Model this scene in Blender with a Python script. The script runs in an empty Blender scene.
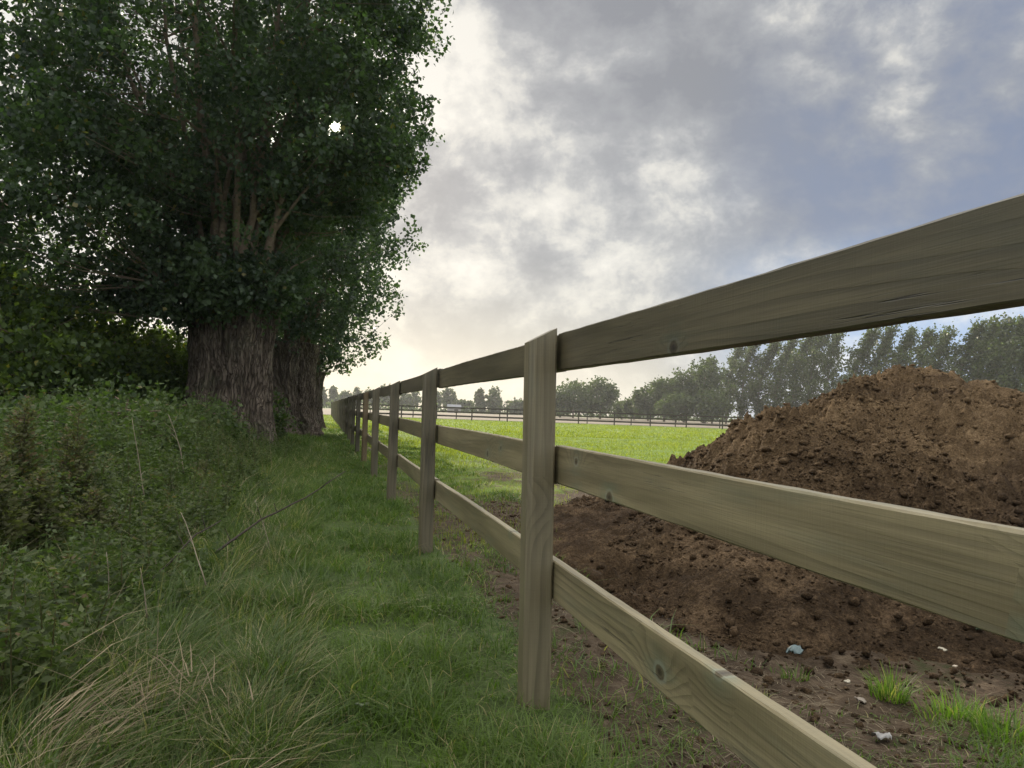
import bpy, math, random
import numpy as np
from mathutils import Vector, Matrix, noise as mnoise

R = np.random.default_rng(11)
random.seed(7)
scene = bpy.context.scene
COL = scene.collection

# ------------------------------------------------------------------ camera
FPX, CW, CH = 740.0, 1024, 768
EYE = 1.10
PITCH, ROLL = math.radians(2.13), math.radians(2.0)
F = Vector((0, math.cos(PITCH), math.sin(PITCH)))
R0 = Vector((1, 0, 0)); U0 = R0.cross(F)
RI = R0*math.cos(ROLL) + U0*math.sin(ROLL)
UI = -R0*math.sin(ROLL) + U0*math.cos(ROLL)
CAM = Vector((0, 0, EYE))
cam_data = bpy.data.cameras.new('camera')
cam_data.sensor_width = 36.0
cam_data.lens = FPX/CW*36.0
cam_data.clip_start = 0.02
cam_data.clip_end = 5000
cam = bpy.data.objects.new('camera', cam_data)
M = Matrix((RI, UI, -F)).transposed().to_4x4()
M.translation = CAM
cam.matrix_world = M
COL.objects.link(cam)
scene.camera = cam

def ray(px, py):
    return F + RI*((px-512)/FPX) + UI*((384-py)/FPX)
def at(px, py, d):
    return CAM + ray(px, py)*d
def on_ground(px, py, h=0.0):
    r = ray(px, py)
    return CAM + r*((h-EYE)/r.z)
def stand(px, d):
    """ground position below pixel column px (at the horizon) at depth d"""
    r = ray(px, 411.6+(px-512)*0.035)
    return Vector((r.x*d, r.y*d, 0))

# ------------------------------------------------------------------ numpy noise
def _hash(ix, iy, s):
    a = (ix.astype(np.int64)*374761393 + iy.astype(np.int64)*668265263 + s*1274126177) & 0xffffffff
    a = ((a ^ (a >> 13))*1274126177) & 0xffffffff
    a = (a ^ (a >> 16)) & 0xffff
    return a/65535.0
def vnoise(x, y, s=0):
    x = np.asarray(x, float); y = np.asarray(y, float)
    ix = np.floor(x); iy = np.floor(y)
    fx = x-ix; fy = y-iy
    fx = fx*fx*fx*(fx*(fx*6-15)+10); fy = fy*fy*fy*(fy*(fy*6-15)+10)
    a = _hash(ix, iy, s); b = _hash(ix+1, iy, s); c = _hash(ix, iy+1, s); d = _hash(ix+1, iy+1, s)
    return (a*(1-fx)+b*fx)*(1-fy) + (c*(1-fx)+d*fx)*fy
def fbm(x, y, octs=4, s=0, gain=.5):
    t = 0; a = 1; n = 0
    for k in range(octs):
        t = t + a*vnoise(x*2**k+17.3*k, y*2**k-9.1*k, s+k); n += a; a *= gain
    return t/n
def sstep(a, b, x):
    t = np.clip((np.asarray(x, float)-a)/(b-a), 0, 1)
    return t*t*(3-2*t)

# ------------------------------------------------------------------ object helpers
def mesh_np(name, verts, faces=None, mat=None, tint=None, smooth=False, loops=None, totals=None, vattr=None):
    verts = np.ascontiguousarray(verts, np.float32)
    me = bpy.data.meshes.new(name)
    if loops is None:
        faces = np.asarray(faces, np.int32)
        k = faces.shape[1]
        loops = faces.ravel(); totals = np.full(len(faces), k, np.int32)
    starts = np.concatenate(([0], np.cumsum(totals)[:-1])).astype(np.int32)
    me.vertices.add(len(verts)); me.vertices.foreach_set('co', verts.ravel())
    me.loops.add(len(loops)); me.loops.foreach_set('vertex_index', np.ascontiguousarray(loops, np.int32))
    me.polygons.add(len(totals)); me.polygons.foreach_set('loop_start', starts)
    try: me.polygons.foreach_set('loop_total', np.ascontiguousarray(totals, np.int32))
    except Exception: pass
    if smooth:
        me.polygons.foreach_set('use_smooth', np.ones(len(totals), bool))
    me.update(calc_edges=True)
    if tint is not None:
        a = me.attributes.new('tint', 'FLOAT', 'FACE'); a.data.foreach_set('value', np.ascontiguousarray(tint, np.float32))
    if vattr:
        for k, v in vattr.items():
            a = me.attributes.new(k, 'FLOAT', 'POINT'); a.data.foreach_set('value', np.ascontiguousarray(v, np.float32))
    if mat: me.materials.append(mat)
    return me

class MB:
    """collects quads/tris with python lists"""
    def __init__(s): s.v = []; s.f = []
    def add(s, vs, fs):
        o = len(s.v); s.v += [tuple(p) for p in vs]; s.f += [tuple(i+o for i in f) for f in fs]
    def box(s, c, size, ax=None):
        hx, hy, hz = size[0]/2, size[1]/2, size[2]/2
        vs = [Vector((x, y, z)) for x in (-hx, hx) for y in (-hy, hy) for z in (-hz, hz)]
        if ax: vs = [ax @ v for v in vs]
        vs = [v+Vector(c) for v in vs]
        s.add(vs, [(0,1,3,2),(4,6,7,5),(0,4,5,1),(2,3,7,6),(0,2,6,4),(1,5,7,3)])
    def tube(s, pts, rads, sides=6, cap=True):
        pts = [Vector(p) for p in pts]
        vs = []; fs = []
        up = Vector((0.13, 0.21, 0.97))
        for i, p in enumerate(pts):
            t = (pts[min(i+1, len(pts)-1)]-pts[max(i-1, 0)]).normalized()
            a = t.cross(up)
            if a.length < 1e-4: a = t.cross(Vector((1, 0, 0)))
            a.normalize(); b = t.cross(a)
            for k in range(sides):
                th = 2*math.pi*k/sides
                vs.append(p + (a*math.cos(th)+b*math.sin(th))*rads[i])
        for i in range(len(pts)-1):
            for k in range(sides):
                k2 = (k+1) % sides
                fs.append((i*sides+k, i*sides+k2, (i+1)*sides+k2, (i+1)*sides+k))
        if cap:
            fs.append(tuple(range(sides-1, -1, -1))); o = (len(pts)-1)*sides
            fs.append(tuple(o+k for k in range(sides)))
        s.add(vs, fs)
    def mesh(s, name, mat, smooth=False):
        me = bpy.data.meshes.new(name); me.from_pydata(s.v, [], s.f); me.materials.append(mat)
        if smooth: me.polygons.foreach_set('use_smooth', [True]*len(me.polygons))
        me.update(); return me

def obj(name, me, parent=None, loc=None):
    o = bpy.data.objects.new(name, me); COL.objects.link(o)
    if parent: o.parent = parent
    if loc is not None: o.location = loc
    return o
def tag(o, label=None, cat=None, group=None, kind=None):
    if label: o['label'] = label
    if cat: o['category'] = cat
    if group: o['group'] = group
    if kind: o['kind'] = kind
    return o
def empty(name, loc=(0, 0, 0), rz=0):
    o = bpy.data.objects.new(name, None); COL.objects.link(o)
    o.location = loc; o.rotation_euler = (0, 0, rz); o.empty_display_size = .2
    return o
def copy_tree(root):
    c = root.copy(); COL.objects.link(c)
    for ch in list(root.children):
        k = ch.copy(); COL.objects.link(k); k.parent = c
    return c

# ------------------------------------------------------------------ materials
class NT:
    def __init__(s, tree):
        s.t = tree; s.n = tree.nodes; s.l = tree.links
    def new(s, typ, **kw):
        n = s.n.new(typ)
        for k, v in kw.items(): setattr(n, k, v)
        return n
    def set(s, sock, v):
        if hasattr(v, 'is_output'): s.l.new(v, sock)
        elif isinstance(v, (tuple, list)) and sock.type == 'RGBA' and len(v) == 3: sock.default_value = (*v, 1)
        else: sock.default_value = v
    def m(s, op, a, b=None, c=None, clamp=False):
        n = s.new('ShaderNodeMath', operation=op, use_clamp=clamp)
        s.set(n.inputs[0], a)
        if b is not None: s.set(n.inputs[1], b)
        if c is not None: s.set(n.inputs[2], c)
        return n.outputs[0]
    def vm(s, op, a, b=None, scale=None):
        n = s.new('ShaderNodeVectorMath', operation=op)
        s.set(n.inputs[0], a)
        if b is not None: s.set(n.inputs[1], b)
        if scale is not None: s.set(n.inputs[3], scale)
        return n.outputs['Value'] if op in ('DOT_PRODUCT', 'LENGTH', 'DISTANCE') else n.outputs[0]
    def mix(s, f, a, b, blend='MIX'):
        n = s.new('ShaderNodeMix', data_type='RGBA', blend_type=blend)
        s.set(n.inputs[0], f); s.set(n.inputs[6], a); s.set(n.inputs[7], b)
        return n.outputs[2]
    def step(s, x, a, b):
        n = s.new('ShaderNodeMapRange', interpolation_type='SMOOTHSTEP')
        s.set(n.inputs[0], x); n.inputs[1].default_value = a; n.inputs[2].default_value = b
        return n.outputs[0]
    def noise(s, vec, scale, detail=4, rough=.5, dist=0, dim='3D'):
        n = s.new('ShaderNodeTexNoise', noise_dimensions=dim)
        s.set(n.inputs['Vector'], vec); n.inputs['Scale'].default_value = scale
        n.inputs['Detail'].default_value = detail; n.inputs['Roughness'].default_value = rough
        n.inputs['Distortion'].default_value = dist
        return n.outputs[0]
    def ramp(s, x, stops):
        n = s.new('ShaderNodeValToRGB'); s.set(n.inputs[0], x)
        e = n.color_ramp.elements
        while len(e) < len(stops): e.new(.5)
        for k, (p, c) in enumerate(stops):
            e[k].position = p; e[k].color = (*c, 1)
        return n.outputs[0]
    def attr(s, name, out='Fac'):
        n = s.new('ShaderNodeAttribute', attribute_name=name); return n.outputs[out]
    def bump(s, h, strength=.5, dist=.02):
        n = s.new('ShaderNodeBump'); s.set(n.inputs['Height'], h)
        n.inputs['Strength'].default_value = strength; n.inputs['Distance'].default_value = dist
        return n.outputs[0]
def material(name):
    m = bpy.data.materials.new(name); m.use_nodes = True
    nt = NT(m.node_tree); nt.n.clear()
    nt.out = nt.new('ShaderNodeOutputMaterial')
    return m, nt
def principled(nt, col, rough=.8, normal=None, spec=.3):
    p = nt.new('ShaderNodeBsdfPrincipled')
    nt.set(p.inputs['Base Color'], col); nt.set(p.inputs['Roughness'], rough)
    p.inputs['Specular IOR Level'].default_value = spec
    if normal is not None: nt.set(p.inputs['Normal'], normal)
    return p.outputs[0]
def leaf_mat(name, dark, light, yellow=None, trans=.45, rough=.45, tcol=(1.5, 1.9, .7), spec=.35):
    m, nt = material(name)
    t = nt.attr('tint')
    stops = [(0, dark), (.75, light)]
    if yellow: stops += [(.93, light), (1, yellow)]
    c = nt.ramp(t, stops)
    p = principled(nt, c, rough, spec=spec)
    tr = nt.new('ShaderNodeBsdfTranslucent')
    nt.set(tr.inputs[0], nt.mix(1.0, c, tcol, 'MULTIPLY'))
    mx = nt.new('ShaderNodeMixShader'); mx.inputs[0].default_value = trans
    nt.l.new(p, mx.inputs[1]); nt.l.new(tr.outputs[0], mx.inputs[2])
    nt.l.new(mx.outputs[0], nt.out.inputs[0])
    return m
def plain_mat(name, c1, c2, scale=8, rough=.85, bump=.4, bdist=.01, spec=.25):
    m, nt = material(name)
    co = nt.new('ShaderNodeTexCoord').outputs['Object']
    n = nt.noise(co, scale, 6, .6)
    c = nt.ramp(n, [(.3, c1), (.7, c2)])
    nt.l.new(principled(nt, c, rough, nt.bump(n, bump, bdist), spec), nt.out.inputs[0])
    return m

def wood_mat(name, axis, dark, light, knots=True):
    """pressure treated softwood; grain runs along local axis 0 or 2"""
    m, nt = material(name)
    co = nt.new('ShaderNodeTexCoord').outputs['Object']
    oi = nt.new('ShaderNodeObjectInfo').outputs['Random']
    sep = nt.new('ShaderNodeSeparateXYZ'); nt.l.new(co, sep.inputs[0])
    s = sep.outputs[axis]
    a = sep.outputs[2 if axis == 0 else 0]; b = sep.outputs[1]
    rnd = nt.m('MULTIPLY', oi, 37.0)
    s2 = nt.m('ADD', s, rnd)
    def vec(ks, ka, kb):
        cx = nt.new('ShaderNodeCombineXYZ')
        nt.set(cx.inputs[0], nt.m('MULTIPLY', s2, ks)); nt.set(cx.inputs[1], nt.m('MULTIPLY', a, ka)); nt.set(cx.inputs[2], nt.m('MULTIPLY', b, kb))
        return cx.outputs[0]
    # knots
    vo = nt.new('ShaderNodeTexVoronoi', voronoi_dimensions='2D'); nt.set(vo.inputs['Vector'], vec(3.4, 4.6, 0.0)); vo.inputs['Scale'].default_value = 1
    rs = nt.new('ShaderNodeSeparateColor'); nt.l.new(vo.outputs['Color'], rs.inputs[0])
    dk = nt.m('ADD', nt.m('DIVIDE', vo.outputs['Distance'], nt.m('ADD', .75, nt.m('MULTIPLY', rs.outputs[1], .6))), nt.m('MULTIPLY', nt.m('LESS_THAN', rs.outputs[0], .84), 3.0))
    dk = nt.m('ADD', dk, nt.m('MULTIPLY', nt.m('SUBTRACT', nt.noise(vec(30, 60, 60), 1, 2), .5), .035))
    near = nt.m('POWER', 2.718, nt.m('MULTIPLY', nt.m('POWER', nt.m('DIVIDE', dk, .30), 2), -1))
    warp = nt.noise(vec(.55, 4, 4), 1, 2, .5)
    ring = nt.m('ADD', nt.m('MULTIPLY', a, 38), nt.m('MULTIPLY', warp, 7))
    ring = nt.m('ADD', ring, nt.m('MULTIPLY', near, 3.2))
    ring = nt.m('ADD', ring, nt.m('MULTIPLY', b, 25))
    fr = nt.m('FRACT', ring)
    line = nt.m('MULTIPLY', nt.step(fr, .35, .93), nt.step(fr, 1.0, .95))
    line = nt.m('MULTIPLY', line, nt.step(nt.noise(vec(.7, 9, 9), 1, 2), .40, .66))
    fib = nt.noise(vec(3.5, 260, 260), 1, 3, .6)
    broad = nt.noise(vec(.8, 10, 10), 1, 4, .6)
    col = nt.mix(nt.step(broad, .3, .7), dark, light)
    col = nt.mix(nt.m('MULTIPLY', line, .45), col, tuple(x*.45 for x in dark))
    col = nt.mix(nt.m('MULTIPLY', nt.step(fib, .35, .75), .35), col, tuple(x*.6 for x in dark))
    # grey-green weather film, blotchy
    film = nt.noise(vec(2.2, 12, 12), 1, 5, .65)
    col = nt.mix(nt.m('MULTIPLY', nt.step(film, .50, .74), .32), col, (.14, .155, .11))
    if knots:
        k = nt.step(dk, .075, .055)
        ringk = nt.m('MULTIPLY', nt.step(dk, .115, .09), nt.step(dk, .06, .08))
        halo = nt.m('MULTIPLY', nt.step(dk, .36, .07), nt.step(nt.noise(vec(5, 30, 30), 1, 3), .42, .6))
        col = nt.mix(nt.m('MULTIPLY', halo, .35), col, (.11, .165, .115))
        col = nt.mix(nt.m('MULTIPLY', k, .75), col, (.075, .052, .03))
        col = nt.mix(nt.m('MULTIPLY', ringk, .35), col, (.26, .29, .24))
        core = nt.step(dk, .04, .02)
        col = nt.mix(nt.m('MULTIPLY', core, .7), col, (.03, .022, .014))
    saw = nt.noise(vec(150, 5, 5), 1, 2, .6)
    col = nt.mix(nt.m('MULTIPLY', nt.step(saw, .5, .68), .08), col, tuple(x*.62 for x in dark))
    # drying cracks
    cr = nt.noise(vec(.9, 55, 55), 1, 3, .55)
    crack = nt.m('MULTIPLY', nt.step(nt.m('ABSOLUTE', nt.m('SUBTRACT', cr, .5)), .012, .002), nt.step(nt.noise(vec(1.3, 7, 7), 1, 2), .54, .64))
    col = nt.mix(nt.m('MULTIPLY', crack, .8), col, (.025, .02, .014))
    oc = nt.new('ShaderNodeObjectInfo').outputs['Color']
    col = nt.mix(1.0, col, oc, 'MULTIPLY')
    h = nt.m('ADD', nt.m('MULTIPLY', fib, .6), nt.m('MULTIPLY', line, -.25))
    h = nt.m('SUBTRACT', h, nt.m('MULTIPLY', crack, 1.6)); h = nt.m('ADD', h, nt.m('MULTIPLY', saw, .5))
    nt.l.new(principled(nt, col, .45, nt.bump(h, .5, .002), .6), nt.out.inputs[0])
    return m

WOOD_RAIL = wood_mat('treated_rail_wood', 0, (.165, .135, .074), (.325, .27, .155))
WOOD_POST = wood_mat('treated_post_wood', 2, (.140, .118, .070), (.245, .205, .125), False)
FAR_WOOD = plain_mat('weathered_dark_wood', (.035, .029, .024), (.07, .06, .048), 12)
STEEL = plain_mat('galvanised_steel', (.25, .25, .25), (.4, .4, .4), 60, .45, .1, .001)
LEAF = leaf_mat('poplar_leaf', (.022, .040, .026), (.072, .108, .052), (.15, .13, .04), .42, .40)
LEAF_BACK = leaf_mat('poplar_leaf_behind', (.026, .044, .030), (.066, .096, .052), None, .40, .45)
HEDGE = leaf_mat('hedge_leaf', (.022, .042, .015), (.078, .118, .034), (.20, .19, .03), .55, .5, (2.0, 2.0, .6))
NETTLE = leaf_mat('nettle_leaf', (.028, .048, .017), (.082, .112, .036), (.15, .13, .055), .4, .6)
MUG = leaf_mat('mugwort_leaf', (.065, .068, .032), (.125, .125, .06), (.16, .11, .065), .35, .8)
GRASS = leaf_mat('grass_blade', (.030, .060, .011), (.105, .152, .030), (.26, .215, .11), .42, .5)
TALL = leaf_mat('tall_grass_blade', (.034, .060, .014), (.095, .132, .034), (.30, .245, .15), .40, .55)
FIELD = leaf_mat('field_grass_blade', (.085, .125, .02), (.175, .215, .040), (.27, .23, .09), .6, .5, (1.7, 1.7, .7))
STRAW = leaf_mat('dry_straw', (.15, .115, .07), (.31, .245, .15), None, .3, .7, (1.1, 1.05, .9))
TUFT = leaf_mat('tuft_blade', (.05, .095, .016), (.12, .185, .032), (.27, .23, .10), .45, .5)
THATCH = leaf_mat('dead_grass_blade', (.075, .058, .036), (.20, .16, .10), None, .2, .8, (1.1, 1.05, .9))
WEED = leaf_mat('weed_leaf', (.035, .05, .02), (.10, .122, .045), (.14, .10, .055), .4, .7)
FARLEAF = leaf_mat('far_tree_leaf', (.028, .040, .017), (.078, .094, .040), None, .36, .6)
POPLEAF = leaf_mat('wind_poplar_leaf', (.024, .036, .016), (.092, .108, .048), None, .36, .5)
BARK = plain_mat('young_bark', (.11, .083, .056), (.22, .17, .12), 14, .9, .6, .01)
DARKSTEM = plain_mat('dead_dark_stem', (.025, .02, .015), (.06, .048, .036), 40, .9)
GREENSTEM = plain_mat('weed_stem', (.06, .055, .03), (.11, .095, .05), 40, .8)
PALESTEM = plain_mat('bleached_stem', (.17, .14, .095), (.27, .23, .165), 40, .8)

# old furrowed bark
OLDBARK, nt = material('furrowed_bark')
co = nt.new('ShaderNodeTexCoord').outputs['Object']
mp = nt.new('ShaderNodeMapping'); nt.l.new(co, mp.inputs[0]); mp.inputs['Scale'].default_value = (7, 7, 1.6)
n1 = nt.noise(mp.outputs[0], 1.6, 8, .68, .4)
dep = nt.attr('ridge')
mp2 = nt.new('ShaderNodeMapping'); mp2.inputs['Scale'].default_value = (15, 15, 1.7)
wv = nt.new('ShaderNodeTexNoise'); nt.set(wv.inputs['Vector'], co); wv.inputs['Scale'].default_value = 3.5; wv.inputs['Detail'].default_value = 4
nt.l.new(nt.vm('ADD', co, nt.vm('SCALE', nt.vm('SUBTRACT', wv.outputs['Color'], (.5, .5, .5)), scale=.16)), mp2.inputs[0])
ve = nt.new('ShaderNodeTexVoronoi', feature='DISTANCE_TO_EDGE'); nt.l.new(mp2.outputs[0], ve.inputs['Vector']); ve.inputs['Scale'].default_value = 1
plate = nt.step(ve.outputs['Distance'], .0, .16)
c = nt.ramp(n1, [(.25, (.06, .047, .036)), (.5, (.15, .12, .092)), (.75, (.26, .215, .17))])
c = nt.mix(nt.m('MULTIPLY', nt.m('SUBTRACT', 1.0, dep), .4), c, (.045, .034, .025))
c = nt.mix(nt.m('MULTIPLY', nt.m('SUBTRACT', 1.0, plate), .6), c, (.03, .023, .017))
gn = nt.noise(co, 1.7, 4, .6)
c = nt.mix(nt.m('MULTIPLY', nt.step(gn, .52, .72), .35), c, (.075, .095, .05))
nt.l.new(principled(nt, c, .92, nt.bump(nt.m('ADD', nt.m('MULTIPLY', n1, .6), plate), 1.0, .03), .15), nt.out.inputs[0])

# ground
GROUND, nt = material('meadow_ground')
co = nt.new('ShaderNodeTexCoord').outputs['Object']
soil = nt.attr('soil'); field = nt.attr('field')
n1 = nt.noise(co, 9, 6, .65); n2 = nt.noise(co, .9, 5, .6); n3 = nt.noise(co, 60, 4, .6)
g = nt.ramp(n1, [(.3, (.035, .05, .016)), (.55, (.06, .085, .026)), (.75, (.11, .10, .05))])
gf = nt.ramp(nt.m('ADD', nt.m('MULTIPLY', n2, .6), nt.m('MULTIPLY', n1, .4)), [(.3, (.085, .14, .025)), (.55, (.13, .19, .036)), (.75, (.19, .21, .06))])
d = nt.ramp(n1, [(.3, (.030, .021, .013)), (.55, (.066, .047, .031)), (.75, (.13, .10, .066))])
c = nt.mix(field, g, gf)
c = nt.mix(nt.step(nt.m('ADD', soil, nt.m('MULTIPLY', nt.m('SUBTRACT', n1, .5), .7)), .35, .65), c, d)
h = nt.m('ADD', n1, nt.m('MULTIPLY', n3, .5))
nt.l.new(principled(nt, c, .95, nt.bump(h, .8, .04), .1), nt.out.inputs[0])

TAN, nt = material('stubble_field_soil')
co = nt.new('ShaderNodeTexCoord').outputs['Object']
n1 = nt.noise(co, .12, 6, .65)
c = nt.ramp(n1, [(.3, (.095, .076, .055)), (.7, (.165, .135, .098))])
nt.l.new(principled(nt, c, .95), nt.out.inputs[0])

SOIL, nt = material('dug_soil')
co = nt.new('ShaderNodeTexCoord').outputs['Object']
n1 = nt.noise(co, 3.0, 8, .7); n2 = nt.noise(co, 55, 6, .75); n3 = nt.noise(co, .7, 3, .5)
c = nt.ramp(nt.m('ADD', nt.m('MULTIPLY', n1, .5), nt.m('MULTIPLY', n2, .5)), [(.36, (.017, .0105, .006)), (.5, (.058, .037, .020)), (.62, (.16, .105, .060))])
c = nt.mix(nt.m('MULTIPLY', nt.attr('dry'), .8), c, nt.ramp(nt.m('ADD', nt.m('MULTIPLY', n1, .45), nt.m('MULTIPLY', n2, .55)), [(.34, (.055, .034, .018)), (.5, (.175, .115, .060)), (.64, (.34, .235, .13))]))  # paler soil mix: sunlight on the upper heap painted in, plus drier mottle
c = nt.mix(nt.m('MULTIPLY', nt.step(n3, .45, .3), .45), c, (.05, .033, .022))
nt.l.new(principled(nt, c, .95, nt.bump(nt.m('ADD', n2, n1), 1.0, .035), .1), nt.out.inputs[0])

# ------------------------------------------------------------------ layout frame of the fence
P1 = on_ground(533.0, 706); P1.z = 0
r_ = ray(324, 405); D = Vector((r_.x, r_.y, 0)).normalized()
LEFT = Vector((-D.y, D.x, 0))
BAY = 2.95/D.y
def uv_of(x, y):
    dx = np.asarray(x)-P1.x; dy = np.asarray(y)-P1.y
    return dx*LEFT.x+dy*LEFT.y, dx*D.x+dy*D.y     # lateral (left +), along
def FP(u, v, z=0): return Vector((P1.x+LEFT.x*u+D.x*v, P1.y+LEFT.y*u+D.y*v, z))

TOE = np.array([(.40, 7.9), (.40, 5.6), (.55, 4.5), (.85, 3.75), (1.25, 3.45), (2.2, 3.1), (4, 2.7), (7, 3.0), (9.5, 6), (9.6, 10), (7.5, 14), (4.2, 14.3), (2.2, 12.2), (1.15, 10.2)])
def warp_y(y): return np.where(y < 8.5, 8.5+(y-8.5)*.66, y)
def toe_dist(x, y):
    """signed distance inside the heap outline (positive inside)"""
    px = x; py = warp_y(y)
    tx = TOE[:, 0]; ty = warp_y(TOE[:, 1])
    best = np.full(px.shape, 1e9); inside = np.zeros(px.shape, bool)
    n = len(tx)
    for i in range(n):
        j = (i+1) % n
        ax, ay, bx, by = tx[i], ty[i], tx[j], ty[j]
        ex, ey = bx-ax, by-ay
        t = np.clip(((px-ax)*ex+(py-ay)*ey)/(ex*ex+ey*ey), 0, 1)
        best = np.minimum(best, np.hypot(px-ax-t*ex, py-ay-t*ey))
        c = ((ay > py) != (by > py)) & (px < (bx-ax)*(py-ay)/((by-ay) if by != ay else 1e-9)+ax)
        inside ^= c
    return np.where(inside, best, -best)

def ground_h(x, y):
    x = np.asarray(x, float); y = np.asarray(y, float)
    u, v = uv_of(x, y)
    fade = sstep(75, 40, np.hypot(x, y))
    bank = .30*sstep(1.1, 2.9, u)*sstep(-3, 3, v)
    bank = bank + .10*sstep(3.5, 7, u)
    n = (fbm(x*.8, y*.8, 3, 5)-.5)*.10*sstep(.2, 1.6, np.abs(u)) + (fbm(x*3.1, y*3.1, 3, 9)-.5)*.05
    rut = (fbm(x*1.6, y*1.6, 4, 31)-.5)*.16*sstep(-.15, -.6, u)*sstep(14, 4, v)
    return (bank+n+rut)*fade

# ------------------------------------------------------------------ ground
def axis_coords(lo, hi, n, far, g=1.22):
    c = list(np.linspace(lo, hi, n)); st = (hi-lo)/(n-1)
    a = []; s = st; x = hi
    while x < far: s *= g; x += s; a.append(min(x, far))
    b = []; s = st; x = lo
    while x > -far: s *= g; x -= s; b.append(max(x, -far))
    return np.array(b[::-1]+c+a)
gx = axis_coords(-13, 12, 300, 600); gy = axis_coords(-3, 32, 380, 600)
GX, GY = np.meshgrid(gx, gy)
GZ = ground_h(GX, GY)
nx, ny = len(gx), len(gy)
idx = np.arange(nx*ny).reshape(ny, nx)
gf_ = np.stack([idx[:-1, :-1], idx[:-1, 1:], idx[1:, 1:], idx[1:, :-1]], -1).reshape(-1, 4)
U_, V_ = uv_of(GX, GY)
def soil_mask(x, y):
    u, v = uv_of(x, y)
    s = sstep(.05, -.25, u)*sstep(22, 5, v)*(.22+.8*fbm(x*1.1, y*1.1, 4, 41))*sstep(-9, -4, u)
    s = np.maximum(s, .62*sstep(.05, -.2, u)*sstep(-1.3, -.5, u)*sstep(.42, .6, fbm(x*.9, y*.9, 3, 44)))
    td = toe_dist(x, y)
    s = np.maximum(s, sstep(-1.0, .05, td)*(.5+.6*fbm(x*1.4, y*1.4, 3, 47)))
    s = np.maximum(s, .8*sstep(2.2, 3.2, u)*sstep(.4, .7, fbm(x, y, 3, 48))*sstep(30, 20, v))
    return np.clip(s, 0, 1)
def field_mask(x, y):
    u, v = uv_of(x, y)
    return sstep(-.1, -1.2, u)*sstep(2, 8, v) + sstep(28, 36, v)*(u > -.1)
me = mesh_np('ground', np.stack([GX, GY, GZ], -1).reshape(-1, 3), gf_, GROUND, smooth=True,
             vattr={'soil': soil_mask(GX, GY).ravel(), 'field': np.clip(field_mask(GX, GY), 0, 1).ravel()})
tag(obj('ground', me), kind='structure')

# pale stubble field beyond the far fence
xs = np.linspace(-230, 230, 24); ys = np.linspace(84, 240, 12)
SX, SY = np.meshgrid(xs, ys); ii = np.arange(SX.size).reshape(SX.shape)
me = mesh_np('stubble_field', np.stack([SX, SY, np.full_like(SX, .03)], -1).reshape(-1, 3),
             np.stack([ii[:-1, :-1], ii[:-1, 1:], ii[1:, 1:], ii[1:, :-1]], -1).reshape(-1, 4), TAN)
tag(obj('stubble_field', me), kind='structure')

# ------------------------------------------------------------------ fences
RAIL_H, RAIL_T = .142, .036
def post_mesh(name, w, t, h, slope, mat, below=.25, bev=.008):
    """local x = along the fence, local y = across (rail side at -y); sloping weathered top"""
    hx, hy = t/2, w/2
    v = []; f = []
    prof = [(-hx+bev, -hy), (hx-bev, -hy), (hx, -hy+bev), (hx, hy-bev*2.2), (hx-bev*2.2, hy), (-hx+bev*2.2, hy), (-hx, hy-bev*2.2), (-hx, -hy+bev)]
    zs = [-below, h*.33, h*.66, None]
    for k, z in enumerate(zs):
        for (x, y) in prof:
            zz = z if z is not None else h - slope*(y+hy)/w
            v.append((x, y, zz))
    n = len(prof)
    for k in range(len(zs)-1):
        for i in range(n):
            j = (i+1) % n
            f.append((k*n+i, k*n+j, (k+1)*n+j, (k+1)*n+i))
    f.append(tuple((len(zs)-1)*n+i for i in range(n)))
    m = bpy.data.meshes.new(name); m.from_pydata(v, [], f); m.materials.append(mat); m.update()
    return m
def rail_mesh(name, L, h, t, mat, seed=0, bev=.004, wob=.003):
    """long bevelled board with a very slight saw-mill unevenness"""
    rr = random.Random(seed)
    hy, hz = t/2, h/2
    prof = [(-hy+bev, -hz), (hy-bev, -hz), (hy, -hz+bev), (hy, hz-bev), (hy-bev, hz), (-hy+bev, hz), (-hy, hz-bev), (-hy, -hz+bev)]
    n = len(prof); S = 40; v = []; f = []
    p1, p2 = rr.uniform(0, 6), rr.uniform(0, 6)
    for i in range(S+1):
        x = -L/2 + L*i/S
        oz = wob*math.sin(x*1.7+p1); oy = wob*math.sin(x*1.1+p2)
        for (y, z) in prof:
            v.append((x, y+oy, z+oz + (rr.uniform(-.0009, .0009))))
    for i in range(S):
        for k in range(n):
            j = (k+1) % n
            f.append((i*n+k, (i+1)*n+k, (i+1)*n+j, i*n+j))
    f.append(tuple(range(n))); f.append(tuple(S*n+k for k in range(n-1, -1, -1)))
    m = bpy.data.meshes.new(name); m.from_pydata(v, [], f); m.materials.append(mat); m.update()
    return m
ang = math.atan2(D.y, D.x)
fence = empty('post_and_rail_fence', FP(0, 0), ang)
tag(fence, 'long three rail timber fence running from the foreground alongside the grass path', 'fence')
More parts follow.
